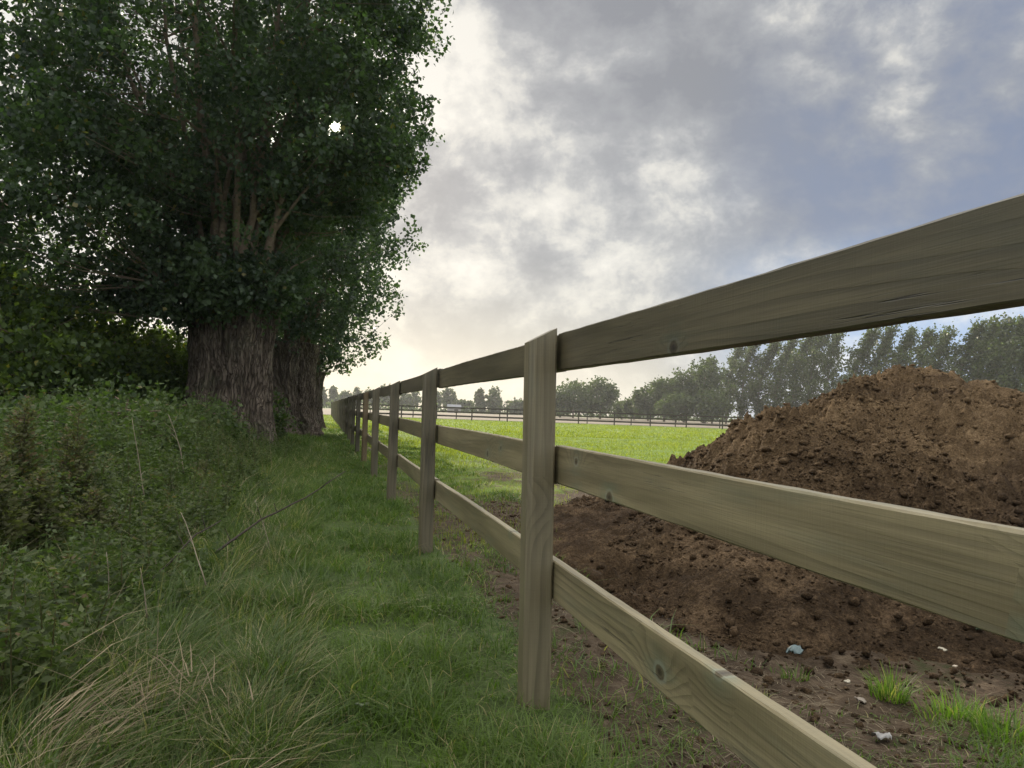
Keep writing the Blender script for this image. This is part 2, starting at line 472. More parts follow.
# in fence space: x along (away), y = left (path side), rails on the -y side
pm = post_mesh('post', .104, .108, 1.42, .055, WOOD_POST)
rails = [rail_mesh('rail', BAY-.004, RAIL_H, RAIL_T, WOOD_RAIL, s) for s in range(4)]
NB = 26
def nail_cluster(parent, x, y, z):
    b = MB()
    for dz in (-.035, .035):
        b.tube([(0, .0, dz), (0, -.003, dz)], [.0045, .0045], 8)
    return b
for n in range(-2, NB+1):
    p = obj('post', pm, fence, (n*BAY, 0, float(ground_h(*FP(0, n*BAY).xy))*0))
    lean = random.uniform(-.008, .008)
    p.rotation_euler = (-.010+random.uniform(-.006, .006), random.uniform(-.006, .006), lean)
    if n == 0: p.rotation_euler = (-.014, 0, 0)
    tone = random.uniform(.85, 1.05)*(1 if n < 1 else .62); p.color = (tone, tone, tone, 1)  # posts past the nearest one darkened: backlit shade put into their colour
    if n == 4: p.color = (.74, .62, .5, 1)
    p.location.z = random.uniform(-.008, .008) if n else 0
for n in range(-2, NB):
    for k, z in enumerate((1.334, .903, .475)):
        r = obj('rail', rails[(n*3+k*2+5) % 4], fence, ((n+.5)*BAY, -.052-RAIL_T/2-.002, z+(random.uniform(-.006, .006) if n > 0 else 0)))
        tone = (.47, 1.0, .95)[k]*random.uniform(.9, 1.08)*(1 if n < 1 else .78); r.color = (tone, tone, tone*.98, 1)  # rails of the farther bays darkened too, backlit shade in the colour
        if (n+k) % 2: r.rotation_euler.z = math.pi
        r.rotation_euler.y = random.uniform(-.002, .002) if n > 0 else 0

# far fence across the field
C0 = FP(0, NB*BAY)
C1 = stand(700, 78)
fd = (C1-C0); fd.z = 0; fL = fd.length; fd.normalize()
far = empty('post_and_rail_fence', C0, math.atan2(fd.y, fd.x))
tag(far, 'distant dark three rail fence crossing the field between the green grass and the pale stubble', 'fence')
FB = 3.78; NF = int((fL+34)/FB)
fpm = post_mesh('post', .12, .13, 1.42, .03, FAR_WOOD)
frm = rail_mesh('rail', FB, .15, .04, FAR_WOOD, 9)
for n in range(1, NF+1): obj('post', fpm, far, (n*FB, 0, 0))
for n in range(NF):
    for z in (1.30, .86, .40): obj('rail', frm, far, ((n+.5)*FB, .09, z))
# low second fence behind it
low = empty('low_fence', C0+Vector((3, 6, 0)), math.atan2(fd.y, fd.x))
tag(low, 'low dark two rail fence standing just behind the far three rail fence', 'fence')
lpm = post_mesh('post', .11, .11, .95, .02, FAR_WOOD); lrm = rail_mesh('rail', 5.0, .08, .035, FAR_WOOD, 4)
for n in range(0, 12): obj('post', lpm, low, (n*5.0, 0, 0))
for n in range(0, 11):
    for z in (.82, .42): obj('rail', lrm, low, ((n+.5)*5.0, .08, z))

# ------------------------------------------------------------------ soil heap
def cells(x, y, s):
    """irregular domes: broken clods"""
    ix = np.floor(x); iy = np.floor(y); best = np.zeros_like(x)
    for dx in (-1, 0, 1):
        for dy in (-1, 0, 1):
            cx, cy = ix+dx, iy+dy
            qx = cx+_hash(cx, cy, s); qy = cy+_hash(cx, cy, s+50)
            r = .25+.55*_hash(cx, cy, s+90)**2
            h = np.sqrt(np.clip(1-((x-qx)**2+(y-qy)**2)/r**2, 0, 1))*r*(.4+.9*_hash(cx, cy, s+130))
            best = np.maximum(best, h)
    return best
def heap_h(x, y):
    wob = (fbm(x*.9, y*.9, 3, 61)-.5)*.9
    d = toe_dist(x, y) + wob*.55
    prof = np.interp(d, [-.4, 0, .5, 1.0, 1.5, 2.0, 2.5, 3.0, 3.5, 4.5], [-.12, .02, .14, .36, .63, .90, 1.16, 1.46, 1.66, 1.74])
    dp = np.hypot((x-4.45)/1.2, (y-8.4)/1.6)
    prof = prof + .13*np.exp(-(dp/.5)**2)
    pk = np.hypot((x-4.4)/np.where(x > 4.4, .60, 1.12), np.where(y < 8.4, (y-8.4)/1.05, (y-8.4)/1.5))
    cone = 1.84-.40*np.sqrt(pk**2+.10)+.12
    cone = np.maximum(cone, .40*sstep(.05, 1.0, d))
    kk = .18; hmix = np.clip(.5+.5*(cone-prof)/kk, 0, 1)
    prof = cone*(1-hmix)+prof*hmix-kk*hmix*(1-hmix)
    prof = prof - .12*sstep(2.9, 3.5, x)*sstep(4.1, 3.6, x)*sstep(1.2, 1.6, prof)*0
    return prof
def heap_full(x, y):
    b = heap_h(x, y); k = sstep(0, .35, b)
    lump = (np.abs(fbm(x*1.7, y*1.7, 3, 71)-.5)*2)*.20
    clod = np.abs(vnoise(x*5.3, y*5.3, 75)-.5)*.11 + np.abs(vnoise(x*11, y*11, 76)-.5)*.06 + np.abs(vnoise(x*23, y*23, 77)-.5)*.035 + vnoise(x*47, y*47, 78)*.016
    rill = -.10*sstep(.55, .75, fbm(x*1.3+y*.4, y*.5, 3, 79))
    cl_ = np.zeros_like(b)
    for fr, sd_, am in ((4.0, 1, .35), (8, 2, .55), (15, 3, .85), (28, 4, .95)):
        cl_ = cl_ + cells(x*fr+.3*np.sin(y*fr*1.3), y*fr+.3*np.sin(x*fr*1.7), sd_)*am/fr*(.25+1.3*vnoise(x*1.1+sd_, y*1.1, 95+sd_))
    smooth = sstep(.45, .62, fbm(x*.5, y*.5, 2, 83))     # smoother dug faces
    gul = (fbm(x*1.05+.35*y+3, y*.45, 3, 87)-.5)*.30*sstep(.15, .7, b)
    grit = (vnoise(x*60, y*60, 88)-.5)*.014+(vnoise(x*31, y*31, 89)-.5)*.022
    return b + gul + (lump+rill-.06)*k + grit + (clod*.8-.04+cl_*1.15-.05)*(.42+.75*(1-smooth))*(.75+.25*k)
HX0, HX1, HY0, HY1 = -.2, 10.4, 2.0, 15.2
hx = np.concatenate([np.linspace(HX0, 6.5, 420), np.linspace(6.5, HX1, 70)[1:]]); hy = np.concatenate([np.linspace(HY0, 9.5, 480), np.linspace(9.5, HY1, 90)[1:]])
HX, HY = np.meshgrid(hx, hy)
hz = heap_full(HX, HY) + ground_h(HX, HY)*sstep(.3, 0, heap_h(HX, HY))
inside = toe_dist(HX, HY)
hz = np.where(inside < -.55, ground_h(HX, HY)-.08, hz)
ii = np.arange(HX.size).reshape(HX.shape)
hf = np.stack([ii[:-1, :-1], ii[:-1, 1:], ii[1:, 1:], ii[1:, :-1]], -1).reshape(-1, 4)
keep = (inside.ravel()[hf].max(1) > -.5)
hf = hf[keep]
used, inv = np.unique(hf, return_inverse=True)
HO = Vector((4.6, 8.3, 0))
hv = np.stack([HX, HY, hz], -1).reshape(-1, 3)[used]-np.array(HO)
dry = np.clip(sstep(.35, 1.15, heap_h(HX, HY))*.75+.9*(fbm(HX*.9, HY*.9, 4, 93)-.45), 0, 1)  # rises with height: sunlight on the upper slope put into soil colour, plus mottle
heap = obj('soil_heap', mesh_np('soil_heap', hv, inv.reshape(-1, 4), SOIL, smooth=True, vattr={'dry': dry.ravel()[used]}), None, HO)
tag(heap, 'large heap of freshly dug brown soil on the far side of the fence', 'soil heap')
# loose clods lying on and around the heap (uncountable)
ico = [(-.5257, 0, .8507), (.5257, 0, .8507), (-.5257, 0, -.8507), (.5257, 0, -.8507), (0, .8507, .5257), (0, .8507, -.5257), (0, -.8507, .5257), (0, -.8507, -.5257), (.8507, .5257, 0), (-.8507, .5257, 0), (.8507, -.5257, 0), (-.8507, -.5257, 0)]
icf = np.array([(0,4,1),(0,9,4),(9,5,4),(4,5,8),(4,8,1),(8,10,1),(8,3,10),(5,3,8),(5,2,3),(2,7,3),(7,10,3),(7,6,10),(7,11,6),(11,0,6),(0,1,6),(6,1,10),(9,0,11),(9,11,2),(9,2,5),(7,2,11)])
ico = np.array(ico)
NC = 70000
cx = R.uniform(-.1, 7.6, NC*3); cy = 2.4+8.6*R.random(NC*3)**1.35
td = toe_dist(cx, cy); dens = fbm(cx*.8, cy*.8, 3, 91)
sel = (td > -.35) & (R.random(NC*3) < np.clip((dens-.3)*2.2, .22, 1)*np.where(td < .1, .35, 1))
cx = cx[sel][:NC]; cy = cy[sel][:NC]
cs = .003+.0075*R.random(len(cx))**1.3+.032*R.random(len(cx))**24
cz = heap_full(cx, cy)+cs*.25
V = ico[None]*(1+R.uniform(-.45, .4, (len(cx), 12, 1)))
V = V*cs[:, None, None]*np.stack([R.uniform(.8, 1.3, len(cx)), R.uniform(.8, 1.3, len(cx)), R.uniform(.6, .95, len(cx))], -1)[:, None]
V = V+np.stack([cx, cy, cz], -1)[:, None]-np.array(HO)
clod_lit = np.clip(sstep(.35, 1.15, heap_h(cx, cy))*.75+.9*(fbm(cx*.9, cy*.9, 4, 93)-.45)+R.normal(0, .12, len(cx)), 0, 1)  # same painted sunlit tone for clods high on the heap
me = mesh_np('loose_clods', V.reshape(-1, 3), (icf[None]+12*np.arange(len(cx))[:, None, None]).reshape(-1, 3), SOIL, vattr={'dry': np.repeat(clod_lit, 12)})
tag(obj('loose_clods', me, heap), kind='stuff')

n_ = 26000
ex = R.uniform(-1.6, 3.6, n_); ey = R.uniform(1.0, 9, n_)
eu, ev = uv_of(ex, ey)
k = (eu < -.1) & (toe_dist(ex, ey) < .05) & (R.random(n_) < 1.1*soil_mask(ex, ey)**2) & (fbm(ex*2.3, ey*2.3, 3, 96) > .42)
ex, ey = ex[k], ey[k]; es = .003+.006*R.random(len(ex))+.016*R.random(len(ex))**7
V = ico[None]*(1+R.uniform(-.45, .4, (len(ex), 12, 1)))*es[:, None, None]*np.stack([R.uniform(.8, 1.5, len(ex)), R.uniform(.8, 1.5, len(ex)), R.uniform(.5, .9, len(ex))], -1)[:, None]
V = V+np.stack([ex, ey, ground_h(ex, ey)+es*.2], -1)[:, None]
me = mesh_np('earth_crumbs', V.reshape(-1, 3), (icf[None]+12*np.arange(len(ex))[:, None, None]).reshape(-1, 3), SOIL, vattr={'dry': np.repeat(R.random(len(ex))*.5, 12)})
tag(obj('earth_crumbs', me), 'dark crumbs of earth scattered over the bare strip between fence and heap', 'earth', kind='stuff')

# ------------------------------------------------------------------ leaf / blade builders
def rand_dirs(n):
    v = R.normal(size=(n, 3)); return v/np.linalg.norm(v, axis=1)[:, None]
def leaves(c, size, droop=.3, ax=None, wide=.42):
    """c (n,3) leaf bases; returns verts (4n,3) and quads; each a folded pointed blade"""
    n = len(c)
    if ax is None:
        ax = rand_dirs(n); ax[:, 2] -= droop; ax /= np.linalg.norm(ax, axis=1)[:, None]
    sd = np.cross(ax, rand_dirs(n)); sd /= np.linalg.norm(sd, axis=1)[:, None]+1e-9
    nm = np.cross(ax, sd)
    s = size[:, None]
    v0 = c; v2 = c+ax*s
    mid = c+ax*s*.42+nm*s*.12
    v1 = mid+sd*s*wide; v3 = mid-sd*s*wide
    v = np.stack([v0, v1, v2, v3], 1).reshape(-1, 3)
    q = np.arange(4*n).reshape(-1, 4)
    return v, q
def blades(p, h, w, lean, tint, az=None, curl=1.8):
    n = len(p)
    if az is None: az = R.uniform(0, 2*math.pi, n)
    d = np.stack([np.cos(az), np.sin(az), np.zeros(n)], -1); s = np.stack([-np.sin(az), np.cos(az), np.zeros(n)], -1)
    tw = R.uniform(-.9, .9, n)[:, None]
    s2 = s*np.cos(tw)+d*np.sin(tw)
    h_ = h[:, None]; l_ = lean[:, None]; w_ = w[:, None]
    up = np.array([0, 0, 1.0])
    def pt(t): return p + up*h_*(t-.28*l_*t**2) + d*h_*l_*t**curl
    a, b, c = pt(0), pt(.52), pt(1.0)
    v = np.stack([a-s2*w_*.5, a+s2*w_*.5, b+s2*w_*.42, b-s2*w_*.42, c], 1).reshape(-1, 3)
    o = 5*np.arange(n)[:, None]
    loops = np.concatenate([o+np.array([0, 1, 2, 3]), o+np.array([3, 2, 4])], 1).ravel()
    totals = np.tile([4, 3], n)
    return v, loops, totals, np.repeat(tint, 2)
def merge_blades(parts):
    vs, ls, ts, tn = [], [], [], []; o = 0
    for v, l, t, c in parts:
        vs.append(v); ls.append(l+o); ts.append(t); tn.append(c); o += len(v)
    return np.concatenate(vs), np.concatenate(ls), np.concatenate(ts), np.concatenate(tn)
def visible_xy(x, y, m=1.25):
    """keeps points a little wider than the view cone"""
    return (y > .6) & (np.abs(x) < (y*.70*m+.9))

# path and verge grass --------------------------------------------------
def scatter_fence(n, u0, u1, v0, v1, power=1.6):
    """points in fence space, denser near the viewer"""
    t = R.random(n)
    v = v0+(v1-v0)*t**power; u = R.uniform(u0, u1, n)
    x = P1.x+LEFT.x*u+D.x*v; y = P1.y+LEFT.y*u+D.y*v
    k = visible_xy(x, y); return x[k], y[k], u[k], v[k]
parts = []
x, y, u, v = scatter_fence(460000, -1.7, 2.2, -2.3, 40, 2.6)
dn = fbm(x*2.2, y*2.2, 3, 101)
k = (R.random(len(x)) < np.clip(.35+1.3*(dn-.3), .1, 1)*(1-.93*soil_mask(x, y)*sstep(.1, -.1, u))*np.where(u < -.3, sstep(.42, .62, fbm(x*1.9, y*1.9, 3, 109)), 1)) & (toe_dist(x, y) < .02)
x, y, u, v, dn = x[k], y[k], u[k], v[k], dn[k]
z = ground_h(x, y)
dist = np.hypot(x, y)
hgt = (.022+.055*sstep(.3, .7, dn)+.05*sstep(.5, 1.6, u)+.04*sstep(.4, .7, fbm(x*1.3, y*1.3, 2, 103)))*R.uniform(.5, 1.35, len(x))
hgt *= np.where(u < -.05, .75, 1)*(.35+1.3*fbm(x*4.5, y*4.5, 3, 113))
# longer uncut grass around post feet
parts.append(blades(np.stack([x, y, z-.004], -1), hgt*1.15, (.0028+.0012*dist*.45)*R.uniform(.7, 1.3, len(x)), R.uniform(.2, 1.9, len(x)),
                    np.clip(R.random(len(x))*.5+.55*fbm(x*1.7, y*1.7, 4, 107)+.5*fbm(x*5, y*5, 2, 117)-.28+(R.random(len(x)) < .09)*.5, 0, 1)))
v_, l_, t_, c_ = merge_blades(parts)
tag(obj('path_grass', mesh_np('path_grass', v_, None, GRASS, c_, True, l_, t_)), 'short green grass of the trodden path along the left of the fence', 'grass', kind='stuff')

# rank tussocky grass between path and weeds
parts = []
NTU = 1500
tu_u = .9+1.9*R.random(NTU)**1.3; tu_v = -2.2+20*R.random(NTU)**1.8
tx = P1.x+LEFT.x*tu_u+D.x*tu_v; ty = P1.y+LEFT.y*tu_u+D.y*tu_v
k = visible_xy(tx, ty); tx, ty, tu_u = tx[k], ty[k], tu_u[k]
for i in range(len(tx)):
    dd = math.hypot(tx[i], ty[i])
    nb = int(np.clip(230/(dd*.45+.3), 40, 170))
    rad = R.uniform(.05, .16)
    a = R.uniform(0, 6.283, nb); rr = rad*np.sqrt(R.random(nb))
    px = tx[i]+rr*np.cos(a); py = ty[i]+rr*np.sin(a)
    H = R.uniform(.13, .34)*(1.0 if tu_u[i] > 1.3 else .7)
    hh = H*R.uniform(.45, 1.2, nb)
    base_az = R.uniform(0, 6.283)
    tint = np.clip(R.random()*.5+R.random(nb)*.5, 0, .9)
    dry = R.random(nb) < R.choice([.05, .12, .4]); tint[dry] = R.uniform(.96, 1, dry.sum())
    az = np.where(R.random(nb) < .6, a, base_az+R.normal(0, .6, nb))
    parts.append(blades(np.stack([px, py, ground_h(px, py)-.01], -1), hh, (.0032+.0011*dd*.4)*R.uniform(.7, 1.3, nb), R.uniform(.25, 1.5, nb), tint, az))
v_, l_, t_, c_ = merge_blades(parts)
tag(obj('tussock_grass', mesh_np('tussock_grass', v_, None, TALL, c_, True, l_, t_)), 'rank tussocky grass with dry blades between the path and the weeds', 'grass', kind='stuff')

# field grass
parts = []
def field_pts(n, d0, d1, pw):
    d = d0+(d1-d0)*R.random(n)**pw
    a = R.uniform(-.72, .45, n)
    x = d*a; y = d; return x, y
for n, d0, d1, pw, hs, ws in ((120000, 3.2, 16, 1.3, .075, .0045), (150000, 14, 38, 1.2, .10, .014), (120000, 34, 84, 1.1, .13, .035)):
    x, y = field_pts(n, d0, d1, pw)
    u, v = uv_of(x, y)
    td = toe_dist(x, y)
    sm = soil_mask(x, y)
    dn = fbm(x*.7, y*.7, 4, 121)
    fw = (x-C0.x)*(-fd.y)+(y-C0.y)*fd.x          # beyond the far fence line
    k = (((u < -.12) & ((v > 3) | (u < -1.6))) | ((u < 2.5) & (v > 32))) & (td < .05) & (fw < .4) & ((R.random(n) < np.clip(.25+1.5*(dn-.25), .05, 1)*(1-.9*sm)))
    x, y, dn = x[k], y[k], dn[k]
    dd = np.hypot(x, y)
    h = hs*R.uniform(.4, 1.3, len(x))*(.7+.8*(dn-.3))
    parts.append(blades(np.stack([x, y, ground_h(x, y)-.004], -1), h, ws*R.uniform(.7, 1.3, len(x)), R.uniform(.1, .9, len(x)),
                        np.clip(.75*R.random(len(x))+.5*(dn-.35), 0, .97)))
v_, l_, t_, c_ = merge_blades(parts)
tag(obj('field_grass', mesh_np('field_grass', v_, None, FIELD, c_, True, l_, t_)), 'bright green sunlit grass of the field behind the fence', 'grass', kind='stuff')

# bright tufts against the toe of the heap, right foreground
def grass_tuft(px, py, n, rad, H, label, mat=TUFT, dry=.08, squash=1.0, name='grass_tuft'):
    g = on_ground(px, py); g.z = float(ground_h(g.x, g.y))
    a = R.uniform(0, 6.283, n); rr = rad*np.sqrt(R.random(n))
    x = rr*np.cos(a)*1.5; y = rr*np.sin(a)*squash
    tint = np.clip(R.random(n)*.8+.1, 0, .9); tint[R.random(n) < dry] = 1
    zz = ground_h(g.x+x, g.y+y)-g.z-.012
    zz = np.maximum(zz, np.where(toe_dist(g.x+x, g.y+y) > -.4, heap_full(g.x+x, g.y+y)-g.z-.012, -9))
    v, l, t, c = blades(np.stack([x, y, zz], -1), H*R.uniform(.2, 1.2, n), .0042*R.uniform(.7, 1.3, n), R.uniform(.15, 1.1, n), tint, a+R.normal(0, .7, n))
    o = obj(name, mesh_np(name, v, None, mat, c, True, l, t), None, g)
    tag(o, label, 'grass tuft', 'grass tufts along the toe of the soil heap')
grass_tuft(888, 694, 200, .05, .15, 'upright bright green grass tuft, leftmost of three at the foot of the soil')
grass_tuft(952, 712, 260, .085, .12, 'wide bright green grass tuft, middle of three at the foot of the soil')
grass_tuft(1008, 738, 230, .08, .13, 'yellowish green grass tuft at the lower right corner of the picture beside the soil')
grass_tuft(796, 670, 70, .04, .08, 'small dull green grass tuft beside the bluish plastic scrap', GRASS)
grass_tuft(738, 690, 120, .08, .07, 'low dull grass tuft behind the near end of the bottom rail', GRASS, .2)

# ------------------------------------------------------------------ undergrowth of nettles
def nettle_field(n, u0, u1, v0, v1, hlo, hhi, pw, big=1.0):
    u = R.uniform(u0, u1, n); v = v0+(v1-v0)*R.random(n)**pw
    x = P1.x+LEFT.x*u+D.x*v; y = P1.y+LEFT.y*u+D.y*v
    k = visible_xy(x, y, 1.12) & (R.random(n) < np.clip(fbm(x*1.5, y*1.5, 3, 131)*3.4-1.05, .05, 1))
    x, y, u = x[k], y[k], u[k]; n = len(x)
    H = R.uniform(hlo, hhi, n)*(.35+.65*sstep(u0, u0+1.3, u))*(.25+1.5*fbm(x*1.3, y*1.3, 3, 137))
    z = ground_h(x, y)
    lz = R.uniform(0, 6.283, n); ll = R.uniform(0, .35, n)
    K = 10; C = []; A = []; S = []; T = []
    pt = R.random(n)
    for k_ in range(K):
        t = .12+.86*(k_+.3)/K
        bx = x+np.cos(lz)*ll*H*t**1.6; by = y+np.sin(lz)*ll*H*t**1.6; bz = z+H*t
        for sgn in (0, math.pi):
            az = lz+k_*1.57+sgn+R.normal(0, .25, n)
            C.append(np.stack([bx, by, bz], -1))
            A.append(np.stack([np.cos(az)*.85, np.sin(az)*.85, R.uniform(-.55, .35, n)], -1))
            S.append((big*.066*(1-t*.62))*R.uniform(.7, 1.3, n)*(.6+.5*H/hhi))
            T.append(np.clip(.35*pt+.55*R.random(n)+.1*t, 0, .9)+(R.random(n) < .05)*.3)
    A = np.concatenate(A); A /= np.linalg.norm(A, axis=1)[:, None]
    lv, lq = leaves(np.concatenate(C), np.concatenate(S), ax=A, wide=.30)
    # stems as thin blades
    bl = blades(np.stack([x, y, z-.01], -1), H*1.02, np.full(n, .006), ll, np.full(n, .95), lz, 1.6)
    return lv, lq, np.clip(np.concatenate(T), 0, 1), bl
LV, LQ, LT = [], [], []; off = 0; SB = []
for args in ((3600, 1.35, 5.2, -2.2, 7, .30, .72, 1.2), (5200, 1.4, 4.4, 3.5, 14, .32, .80, 1.0), (900, 2.0, 4.2, 9, 30, .3, .6, 1.0), (420, 1.2, 3.6, -2.2, 5, .12, .30, 1.1, 2.3), (160, 1.0, 2.4, -2.2, 4, .05, .10, 1.1, 1.7)):
    a, b, c, s_ = nettle_field(*args)
    LV.append(a); LQ.append(b+off); LT.append(c); off += len(a); SB.append(s_)
sv, sl, st_, sc_ = merge_blades(SB)
V = np.concatenate(LV+[sv]); Q = np.concatenate(LQ)
loops = np.concatenate([Q.ravel(), sl+off]); tots = np.concatenate([np.full(len(Q), 4), st_])
tag(obj('undergrowth', mesh_np('undergrowth', V, None, NETTLE, np.concatenate(LT+[sc_]), False, loops, tots)),
    'dense green nettles and weeds covering the bank left of the path', 'weeds', kind='stuff')

def feathery_weeds(n):
    u = 1.6+3.4*R.random(n)**1.1; v = -1.5+11*R.random(n)**1.15
    x = P1.x+LEFT.x*u+D.x*v; y = P1.y+LEFT.y*u+D.y*v
    k = visible_xy(x, y, 1.1) & (y > 2.2) & (R.random(n) < np.clip(fbm(x*.9, y*.9, 3, 161)*3-.8, .05, 1))
    x, y, u = x[k], y[k], u[k]
    C, A, S, T = [], [], [], []; mb = MB()
    for i in range(len(x)):
        z = float(ground_h(x[i], y[i])); H = random.uniform(.45, .95)*min(1, .45+.22*(u[i]-1.2))
        az = random.uniform(0, 6.28); ln = random.uniform(.02, .3); br = random.random()
        def P(t): return np.array([x[i]+math.cos(az)*ln*H*t*t, y[i]+math.sin(az)*ln*H*t*t, z+H*t])
        mb.tube([P(0), P(.4), P(.75), P(1)], [.0045, .004, .003, .0012], 4, False)
        nbr = 16
        for k_ in range(nbr):
            t = .2+.8*k_/nbr; p = P(t); a = k_*2.4+random.uniform(-.4, .4)
            L = (.17*(1-t)**.7+.03)*random.uniform(.6, 1.3)
            m = 9; f = (np.arange(m)+.5)/m
            d3 = np.array([math.cos(a)*.8, math.sin(a)*.8, .55])
            C.append(p+d3*L*f[:, None])
            aa = a+R.uniform(-1.4, 1.4, m)
            A.append(np.stack([np.cos(aa), np.sin(aa), R.uniform(-.5, .7, m)], -1))
            S.append(R.uniform(.02, .048, m)*(1.4-t*.75)); T.append(np.clip(R.random(m)*.6+br*.3+(.25 if t > .85 and br > .6 else 0), 0, 1))
    A = np.concatenate(A); A /= np.linalg.norm(A, axis=1)[:, None]
    lv, lq = leaves(np.concatenate(C), np.concatenate(S), ax=A, wide=.24)
    off = len(lv); sv = np.array([tuple(p) for p in mb.v]); sq = np.array(mb.f)+off
    V = np.concatenate([lv, sv]); Q = np.concatenate([lq, sq])
    return V, Q, np.concatenate([np.concatenate(T), np.full(len(sq), .97)])
V, Q, T = feathery_weeds(1500)
tag(obj('tall_weeds', mesh_np('tall_weeds', V, Q, WEED, T)), 'tangle of tall feathery weeds standing above the nettles on the left bank', 'weeds', kind='stuff')

n_ = 700
su = 1.2+5*R.random(n_)**1.1; sv_ = -1.8+12*R.random(n_)**1.2
x = P1.x+LEFT.x*su+D.x*sv_; y = P1.y+LEFT.y*su+D.y*sv_
k = visible_xy(x, y, 1.1) & (y > 1.7); x, y = x[k], y[k]
v_, l_, t_, c_ = blades(np.stack([x, y, ground_h(x, y)], -1), R.uniform(.15, .62, len(x)), .004*R.uniform(.5, 1.3, len(x)), R.uniform(.1, 1.5, len(x)), R.random(len(x))**1.5, None, 1.4)
tag(obj('dead_stems', mesh_np('dead_stems', v_, None, STRAW, c_, True, l_, t_)), 'scattered thin dead stems poking through the weeds on the left bank', 'dead stems', kind='stuff')

# ------------------------------------------------------------------ pollard trees
SUN_PX = (335, 127)
sdir = ray(*SUN_PX).normalized()
def trunk_mesh(name, r, h, flare, seed, nt_=360, nz=120):
    th = np.linspace(0, 2*math.pi, nt_, endpoint=False); zz = np.linspace(-.5, h, nz)
    T, Z = np.meshgrid(th, zz)
    zn = np.clip(Z/h, 0, 1)
    lob = sum(a*np.cos(k*T+p) for k, a, p in ((2, .05, seed), (3, .06, seed*1.7), (5, .05, seed*2.3), (7, .03, seed*.7)))
    rad = r*(1+flare*np.exp(-np.clip(Z, 0, 9)/.42)+lob*(.5+1.2*np.exp(-Z.clip(0)/.6)) - .05*np.sin(zn*3.1) + .10*sstep(.72, .95, zn))
    # furrows: long interlacing ridges
    Ts = (T-math.pi/2) % (2*math.pi)
    wz = (vnoise(Ts*2.2, Z*1.6, 21)-.5)*.34+(vnoise(Ts*6, Z*4, 22)-.5)*.10
    rid = np.zeros_like(T)
    for f_, am, zs in ((7.5, .50, .9), (15, .36, 1.8), (31, .24, 4)):
        vv = vnoise((Ts+wz)*f_*r/.9+seed, Z*zs+seed*3, 23+int(f_))
        rid += am*(1-np.abs(2*vv-1))**1.1
    rid = np.clip(rid/.95, 0, 1)
    rad = rad+(rid-.55)*.21*(r/.9)+(vnoise(Ts*40, Z*14, 33)-.5)*.018
    rad = np.where(zn > .985, rad*.75, rad)
    X = rad*np.cos(T); Y = rad*np.sin(T)
    V = np.stack([X, Y, Z], -1).reshape(-1, 3)
    ii = np.arange(nt_*nz).reshape(nz, nt_); jj = np.roll(ii, -1, 1)
    q = np.stack([ii[:-1], jj[:-1], jj[1:], ii[1:]], -1).reshape(-1, 4)
    V = np.concatenate([V, [[0, 0, h+.12]]]); top = len(V)-1
    tr = np.stack([ii[-1], jj[-1], np.full(nt_, top)], -1)
    loops = np.concatenate([q.ravel(), tr.ravel()]); tots = np.concatenate([np.full(len(q), 4), np.full(len(tr), 3)])
    return mesh_np(name, V, None, OLDBARK, None, True, loops, tots, {'ridge': np.concatenate([rid.ravel(), [.5]])})

def sample_ellipsoids(ells, n, shell=.5):
    """points in a union of ellipsoids (centre, radii, weight), biased towards the outside"""
    w = np.array([e[2] for e in ells], float); w /= w.sum()
    ch = R.choice(len(ells), n, p=w)
    d = rand_dirs(n); r = R.random(n)**(1/3*shell)
    c = np.array([e[0] for e in ells])[ch]; rr = np.array([e[1] for e in ells])[ch]
    # ragged outline
    rag = 1+.16*np.sin(d[:, 0]*7+d[:, 2]*5+ch)*np.sin(d[:, 1]*6-d[:, 2]*9)+R.normal(0, .035, n)
    return c+d*rr*(r*rag)[:, None]

def limb_path(p0, p1, n=7, bow=.15, rnd=None):
    p0 = Vector(p0); p1 = Vector(p1); L = (p1-p0).length
    j = [Vector((random.uniform(-1, 1), random.uniform(-1, 1), 0))*L*.035 for _ in range(n)]
    out = Vector((p1.x-p0.x, p1.y-p0.y, 0))
    pts = []
    for i in range(n):
        t = i/(n-1)
        p = p0.lerp(p1, t) + Vector((0, 0, 1))*L*bow*math.sin(math.pi*t)*.6 - out*(bow*math.sin(math.pi*t)*.35)
        if 0 < i: p += j[i]*t
        pts.append(p)
    return pts

def sun_gap(c, base, rad):
    """leaves cut away along the camera-to-sun line so the low sun glints through"""
    q = c+np.array(base)-np.array(CAM)
    s = np.array(sdir); t = q@s
    return np.linalg.norm(q-t[:, None]*s, axis=1) > rad

